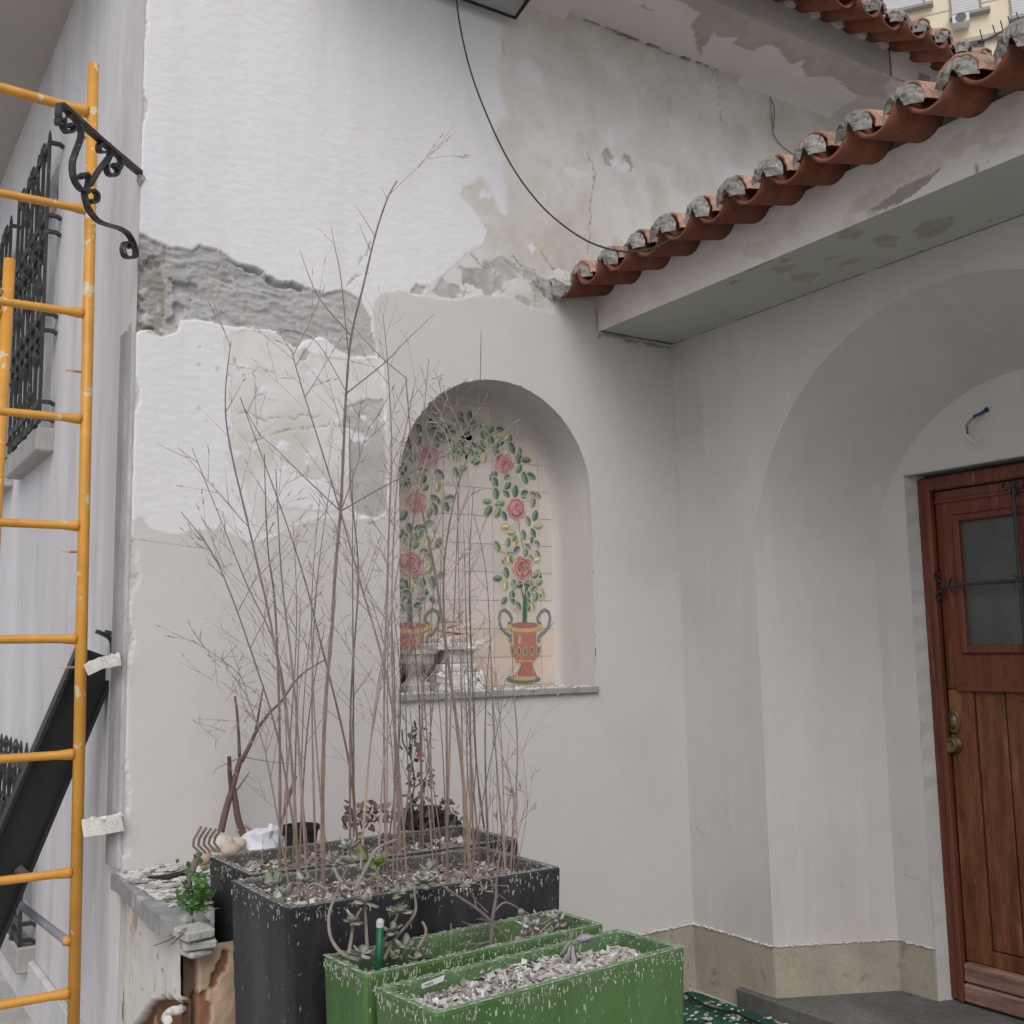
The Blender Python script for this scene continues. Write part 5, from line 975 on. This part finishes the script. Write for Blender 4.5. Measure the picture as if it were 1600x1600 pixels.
P = [at(p, q, 'y', -1.63) for p, q in ((896, 1510), (893, 1490), (893, 1470), (889, 1448))]; b.tube(P, .002, 5, (.3, .27, .27)); b.build('stem', M['cane'], s4)
b = MB()
for (px, py, dx, dz, L, c) in ((895, 1478, 0, -1, .045, (.42, .34, .40)), (897, 1468, 1, .12, .045, (.33, .28, .33)), (893, 1470, -.6, -.7, .04, (.22, .22, .20)), (905, 1492, .1, .7, .03, (.35, .33, .32)), (892, 1476, -.3, -1, .04, (.30, .29, .27))): b.leaf(at(px, py, 'y', -1.635), rt*dx+np.array([0, 0, dz]), L, L*.5, .003, c, nv=(.3, -1, .3))
b.build('leaves', M['leafy'], s4, True)
# ================================================================ things on the ledge
stp = thing('cut_shrub', at(368, 1312, 'y', -.14), 'cut reddish brown shrub stump with bare stems on the ledge', 'shrub'); b = MB()
def stemp(pts, r, y=-.14, c=(.14, .085, .07)): P = sm([at(p, q, 'y', y) for p, q in pts], 4); n = len(P); b.tube(P, [r[0]+(r[1]-r[0])*k/(n-1) for k in range(n)], 7, c)
stemp([(345, 1300), (353, 1265), (362, 1235), (370, 1205), (377, 1183)], (.012, .009)); stemp([(385, 1318), (372, 1280), (366, 1240), (362, 1225)], (.013, .008)); stemp([(362, 1240), (359, 1210), (358, 1182)], (.008, .007), c=(.10, .055, .05)); stemp([(377, 1190), (390, 1165), (402, 1140), (420, 1115), (440, 1095), (470, 1055), (510, 1030)], (.008, .002), c=(.12, .085, .08)); stemp([(400, 1140), (405, 1110), (412, 1070)], (.005, .002), c=(.12, .085, .08)); stemp([(374, 1182), (373, 1150), (370, 1110), (367, 1088)], (.006, .0035), c=(.13, .10, .09))
stemp([(370, 1300), (380, 1290), (395, 1300), (392, 1312)], (.006, .004), c=(.4, .3, .25)); stemp([(366, 1240), (384, 1215), (391, 1205)], (.003, .001)); stemp([(378, 1182), (420, 1190), (470, 1195)], (.0025, .001), c=(.3, .25, .22)); stemp([(372, 1185), (340, 1200), (333, 1210)], (.0025, .001), c=(.3, .25, .22))
for k in range(20): twig(b, at(rc.uniform(330, 420), rc.uniform(1000, 1180), 'y', -.14), rv3()+np.array([0, 0, 1]), rc.uniform(.05, .14), .0014, 1, (.3, .25, .22))
b.build('stems', M['cane'], stp, True)
def stone(px, py, y, r, col, lab, sq=(1.2, 1, .8)):
    b = MB(); q = at(px, py, 'y', y); q[2] = max(q[2], .812+r*sq[2]*.8); b.blob(q, r, col, 8, .07, sq); o = b.build('stone', M['vcrough'], None, True); tag(o, lab, 'stone', 'stones on the ledge')
stone(346, 1318, -.27, .034, (.55, .52, .46), 'pale grey stone beside the rake tines, leftmost on the ledge'); stone(370, 1318, -.25, .026, (.60, .50, .42), 'small pinkish stone in the middle of the ledge heap'); stone(360, 1328, -.32, .028, (.56, .45, .36), 'tan stone at the front of the ledge heap'); stone(318, 1342, -.40, .02, (.55, .40, .30), 'small tan stone under the rake head', (1.6, 1, 1))
b = MB(); q = at(405, 1318, 'y', -.2); b.blob(q, .062, (.62, .64, .70), 9, .22, (1.15, .9, .75)); b.blob(q+np.array([.05, .0, .02]), .035, (.62, .64, .70), 7, .3, (1, .8, 1.0)); b.blob(q+np.array([-.05, .0, -.01]), .035, (.62, .64, .70), 7, .3, (1, .8, .8))
o = b.build('plastic_bag', mat('plastic film', (.66, .68, .74), rough=.3, var=.08, spec=.5), None, False); tag(o, 'crumpled white plastic bag on the ledge behind the planter', 'bag')
ra = thing('garden_rake', at(312, 1335, 'y', -.47), 'rusty small garden rake head with bent tines leaning on the ledge', 'rake'); b = MB()
b.tube(sm([at(p, q, 'y', y_) for p, q, y_ in ((293, 1388, -.62), (300, 1362, -.60), (308, 1340, -.57), (312, 1333, -.56))], 4), [.009]*13, 8, (.17, .155, .14)); b.build('socket', M['vcrough'], ra)
for k in range(5):
    b = MB(); dx = k*8.5; P = [(314+dx*.9, 1334-k*1.0), (302+dx*.95, 1322-k*1.4), (303+dx, 1312-k*1.2), (315+dx*.9, 1291+k*1.4)]; b.bar([at(p, q, 'y', -.56+.012*k) for p, q in P], .008, .006, (0, 1, 0), (.24, .20, .17)); b.build('tine', M['vcrough'], ra)
# leafy weeds by planter
we = thing('green_weed', at(300, 1440, 'y', -.68), 'bright green leafy weed growing from the ledge beside the rear black planter', 'weed'); b = MB()
for k in range(230):
    px, py = rc.gauss(306, 13), rc.gauss(1412, 28); px = min(px, 324)
    b.leaf(at(px, py, 'y', rc.uniform(-.72, -.58)), rv3()*np.array([1, .6, .6])+np.array([-.1, -.6, -.1]), rc.uniform(.012, .026), rc.uniform(.010, .022), .0008, tuple(np.array([.055, .15, .025])*rc.uniform(.5, 1.5)), nv=(.2, -1, .6))
b.build('leaves', M['leafy'], we); b = MB()
for k in range(22): twig(b, at(rc.uniform(290, 318), rc.uniform(1400, 1460), 'y', -.68), rv3(), rc.uniform(.03, .07), .0012, 0, (.10, .15, .05))
for pts in ([(290, 1450), (275, 1462), (262, 1470), (240, 1478)], [(276, 1462), (268, 1455), (266, 1462)], [(292, 1452), (268, 1476)]): b.tube([at(p, q, 'x', -.03) for p, q in pts], .0014, 4, (.10, .085, .06))
b.build('stem', M['cane'], we)
# pot, dark debris, rose
po = at(470, 1302, 'y', -.22); pt_ = thing('plant_pot', (po[0], po[1], .812), 'round black plastic pot standing on the ledge behind the canes', 'pot'); b = MB(); b.lathe([(.045, 0), (.058, .10), (.064, .10), (.064, .115), (.056, .115), (.052, .03), (0, .03)], (po[0], po[1], .812), n=24, col=(.02, .02, .02)); b.build('shell', M['vc'], pt_, False)
b = MB()
for (px, py, r) in ((640, 1283, .04), (665, 1278, .05), (690, 1282, .045), (705, 1290, .035)): b.blob(at(px, py, 'y', -.42), r, (.05, .047, .045), 9, .35, (1.1, .8, .75))
for k in range(60): twig(b, at(rc.uniform(630, 715), rc.uniform(1268, 1295), 'y', -.45), rv3(), .03, .0012, 0, (.12, .10, .09))
o = b.build('root_clump', M['vcrough']); tag(o, 'dark matted root clump lying behind the rear black planter', 'debris')
ro = thing('rose_plant', at(655, 1290, 'y', -.38), 'small dry rose with one pink flower behind the canes', 'rose'); b = MB(); lb = MB()
for pts in ([(630, 1300), (640, 1260), (648, 1220), (640, 1170), (645, 1135)], [(648, 1230), (665, 1215), (672, 1190)], [(640, 1180), (630, 1160), (628, 1140)]): b.tube(sm([at(p, q, 'y', -.38) for p, q in pts], 4), .003, 5, (.15, .12, .08))
b.build('stem', M['cane'], ro)
for k in range(75):
    px = rc.choice((rc.gauss(645, 9), rc.gauss(662, 10))); py = rc.uniform(1135, 1260); lb.leaf(at(px, py, 'y', rc.uniform(-.42, -.34)), rv3()+np.array([0, -.3, -.4]), rc.uniform(.018, .03), rc.uniform(.010, .017), .0008, tuple(np.array(rc.choice([(.10, .12, .08), (.13, .14, .10), (.07, .08, .06)]))*rc.uniform(.7, 1.2)), nv=(.2, -1, .4))
lb.build('leaves', M['leafy'], ro); b = MB(); q = at(657, 1181, 'y', -.42)
for k in range(12): b.leaf(q, rv3()+np.array([0, -.4, .5]), .017, .015, .001, tuple(np.array([.62, .16, .22])*rc.uniform(.8, 1.2)))
b.build('flower', M['leafy'], ro)
b = MB()
for k in range(190): b.leaf(at(rc.uniform(540, 720), rc.gauss(1278, 14), 'y', rc.uniform(-.5, -.35)), rv3()+np.array([0, 0, .2]), rc.uniform(.015, .035), rc.uniform(.01, .02), .0008, tuple(np.array(rc.choice([(.16, .09, .06), (.22, .15, .11), (.10, .07, .06), (.30, .24, .19)]))*rc.uniform(.6, 1.2)), curl=.5)
o = b.build('dry_leaves', M['leafy']); tag(o, 'brown withered leaves heaped behind the canes', 'leaves', kind='stuff')
b = MB(); P = [at(438, 1290, 'y', -.3), at(462, 1212, 'y', -.3)]; b.tube(P, [.005, .006], 7, (.16, .09, .07)); o = b.build('broken_stick', M['cane']); tag(o, 'short dark broken stick slanting up behind the left canes', 'stick')
# ================================================================ in the niche
pd = at(712, 1066, 'y', .10); ped = thing('stone_pedestal', (pd[0], .10, NB+.022), 'white crumbling plaster pedestal block standing in the niche', 'pedestal'); b = MB(); z0 = NB+.022; w_ = .105
b.box((pd[0]-w_, .04, z0), (pd[0]+w_, .19, z0+.075), (.66, .65, .64), bev=.006); b.box((pd[0]-w_+.02, .05, z0+.075), (pd[0]+w_-.02, .18, z0+.11), (.64, .63, .62), bev=.008); b.box((pd[0]-w_+.035, .06, z0+.11), (pd[0]+w_-.04, .17, z0+.165), (.58, .56, .55), bev=.006); b.box((pd[0]-.115, .035, z0+.165), (pd[0]+.09, .19, z0+.193), (.62, .61, .60), bev=.004)
for k in range(70): b.blob((pd[0]+random.uniform(-w_, w_), random.uniform(.035, .06), z0+random.choice((random.uniform(0, .1), random.uniform(.165, .2)))), random.uniform(.005, .014), (.66, .65, .64), 4, .4)
b.build('block', M['vcrough'], ped)
b = MB()
for k, (dx, dz, w, a_) in enumerate(((-.02, .215, .07, .1), (.01, .24, .065, -.12), (.035, .262, .05, .25), (-.01, .285, .03, .0))): c_, s_ = math.cos(a_), math.sin(a_); b.box((-w, -.035, -.008), (w, .035, .008), (.58, .44, .38) if k % 2 else (.62, .55, .50), M=((c_, 0, -s_), (0, 1, 0), (s_, 0, c_)), c=(pd[0]+dx, .11, z0+dz), bev=.003)
o = b.build('tile_shards', M['vcrough']); tag(o, 'stack of broken pinkish tile pieces on the white pedestal', 'tile shards')
pc = at(652, 1066, 'y', .1); u_ = thing('stone_urn', (pc[0], .1, z0), 'small grey stone urn with cracked bowl at the left of the niche', 'urn'); b = MB(); b.lathe([(.06, 0), (.062, .03), (.045, .045), (.038, .06), (.055, .085), (.072, .115), (.078, .15), (.085, .152), (.086, .168), (.07, .168), (.05, .12), (0, .1)], (pc[0], .11, z0), n=24, col=(.50, .44, .42), rough=.02); b.build('bowl', M['vcrough'], u_, False)
b = MB(); b.blob((pc[0]+.0, .05, z0+.10), .016, (.10, .06, .05), 7, .3, (.7, .6, 1.5)); b.build('broken_hole', M['vcrough'], u_)
# ================================================================ turf mat + debris by the step
def tfn(x, y):
    c = np.array([.018, .085, .055])*(1+.6*fbm(x*20, y*20, 4))[..., None]*np.ones(x.shape+(3,)); w = fbm(x*26+5, y*26, 4) > .36; c = np.where(w[..., None], np.array([.42, .42, .40]), c); dk = fbm(x*5, y*5, 4) > .2; c = np.where((dk & ~w)[..., None], c*.6, c); return .010+.010*fbm(x*6, y*6, 4)+.002*fbm(x*60, y*60, 3), c
tm = relief('artificial_turf', (0, 0, 0), (1, 0, 0), (0, 1, 0), (0, 0, 1), (1.15, 2.425), (-3.2, -.03), .012, tfn, mat('turf mat', attr=True, bump=1, bscale=160, bdist=.006, rough=.9)); tag(tm, 'dark green artificial turf mat dusted with plaster beside the step', 'turf mat')
b = MB(); rr_ = random.Random(4)
for k in range(420): b.blob((rr_.uniform(1.6, 2.42), rr_.uniform(-1.4, -.04), .02), rr_.uniform(.002, .009), rr_.choice([(.55, .54, .52), (.4, .39, .37), (.62, .6, .58)]), 4, .4, (1.4, 1, .5))
o = b.build('floor_debris', M['vcrough']); tag(o, 'white plaster crumbs on the green mat by the step', 'debris', kind='stuff')
b = MB(); b.tube(sm([at(p, q, 'z', .03) for p, q in ((1072, 1552), (1095, 1568), (1125, 1578), (1150, 1582), (1170, 1592), (1200, 1604))], 4), .006, 6, (.015, .02, .02)); o = b.build('floor_cable', M['vc'], None, True); tag(o, 'thin dark cable on the green mat by the step', 'cable')
# ================================================================ background building, AC, aerial
DD = 24.; hd = nrm((fw+rt*(1500-800)/F)*np.array([1, 1, 0])); hu = np.array([hd[1], -hd[0], 0.])
def bgp(px, py, off=0):
    d = fw+rt*(px-800)/F-up*(py-800)/F; return CAM+d*((DD-off)/(d@hd))
def loc(px, py): q = bgp(px, py)-CAM; return q@hu, q[2]+CAM[2]
bc = CAM+hd*DD; bc[2] = 0; bb = thing('apartment_building', bc, 'cream apartment building far behind the roofs with white shutters', 'building')
def bx(b, u0, u1, z0, z1, o0, o1, col):
    Mx = np.stack([hu, hd, np.array([0, 0, 1.])], 1); b.box((u0, o0, z0), (u1, o1, z1), col, M=Mx, c=(bc[0], bc[1], 0))
ul, ur = loc(1250, 0)[0]-4, loc(1700, 0)[0]+5; b = MB(); bx(b, ul, ur, 0, 22, 0, 8, (1, 1, 1)); b.build('wall', M['cream'], bb)
b = MB(); u0, z0_ = loc(1494, 74); u1, z1_ = loc(1600, 71); bx(b, ul, ur, z0_, z0_+.09, -.12, -.002, (.40, .36, .30)); q = loc(1400, 36)[1]; bx(b, ul, ur, q, q+.03, -.01, -.002, (.55, .48, .34)); b.build('floor_band', M['vc'], bb)
for (xa, xb_, yb, ht) in ((1376, 1444, 25, 1.6), (1488, 1532, 28, 1.6), (1582, 1626, 30, 1.6), (1517, 1540, 93, .28), (1330, 1362, 23, 1.6)):
    uA, zA_ = loc(xa, yb); uB, _ = loc(xb_, yb); b = MB(); bx(b, uA, uB, zA_, zA_+ht, -.03, -.002, (.62, .63, .65) if ht > 1 else (.16, .15, .14))
    for k in range(int(ht/.06)): bx(b, uA, uB, zA_+k*.06, zA_+k*.06+.008, -.034, -.031, (.45, .45, .47))
    w = b.build('window', M['vc'], bb)
    if ht > 1: b = MB(); bx(b, uA-.06, uB+.2, zA_-.07, zA_-.004, -.16, -.002, (.33, .31, .30)); b.build('sill', M['vc'], w); b = MB(); bx(b, uA-.03, uA-.003, zA_, zA_+ht, -.05, -.002, (.3, .28, .25)); bx(b, uB+.003, uB+.04, zA_, zA_+ht, -.05, -.002, (.3, .28, .25)); b.build('window_frame', M['vc'], w)
uA, zA_ = loc(1489, 50); uB, zB_ = loc(1514, 31); ac = thing('air_conditioner', bgp(1500, 45), 'white air conditioner unit under the shuttered window of the cream building', 'air conditioner')
b = MB(); bx(b, uA, uB, zA_, zB_-.02, -.36, -.05, (.66, .66, .66)); b.build('casing', M['vc'], ac); b = MB(); cu, cz = (uA+uB)/2, (zA_+zB_)/2; cc = np.array([bc[0], bc[1], 0])+hu*cu-hd*.362; cc[2] = cz; b.lathe([(.11, 0), (.11, .006), (.08, .008), (.08, .004), (.02, .004), (.02, .01), (0, .01)], cc, -hd, 20, (.15, .15, .16)); b.build('fan_guard', M['vc'], ac)
# yagi aerial
aD = 14.; an = thing('tv_aerial', far(1592, 60, aD), 'black rooftop television aerial with cross rods above the porch tiles', 'aerial')
b = MB(); b.tube([far(1505, 76, aD), far(1535, 65, aD), far(1600, 32, aD), far(1640, 12, aD)], .016, 6, (.04, .04, .04)); b.build('boom', M['iron'], an)
b = MB()
for px, py, L in ((1512, 72, 10), (1534, 62, 16), (1554, 52, 13), (1566, 46, 14), (1578, 39, 14), (1591, 33, 14)): p = far(px, py, aD); b.tube([far(px-3, py-L, aD), far(px+3, py+L*.5, aD)], .008, 5, (.05, .05, .05))
b.build('rods', M['iron'], an); b = MB(); b.blob(far(1533, 66, aD), .035, (.03, .03, .03), 6, .2, (1.5, 1, .6)); b.tube([far(1591, 38, aD), far(1592, 62, aD), far(1594, 200, aD)], .035, 8, (.05, .05, .05)); b.build('mast', M['iron'], an)
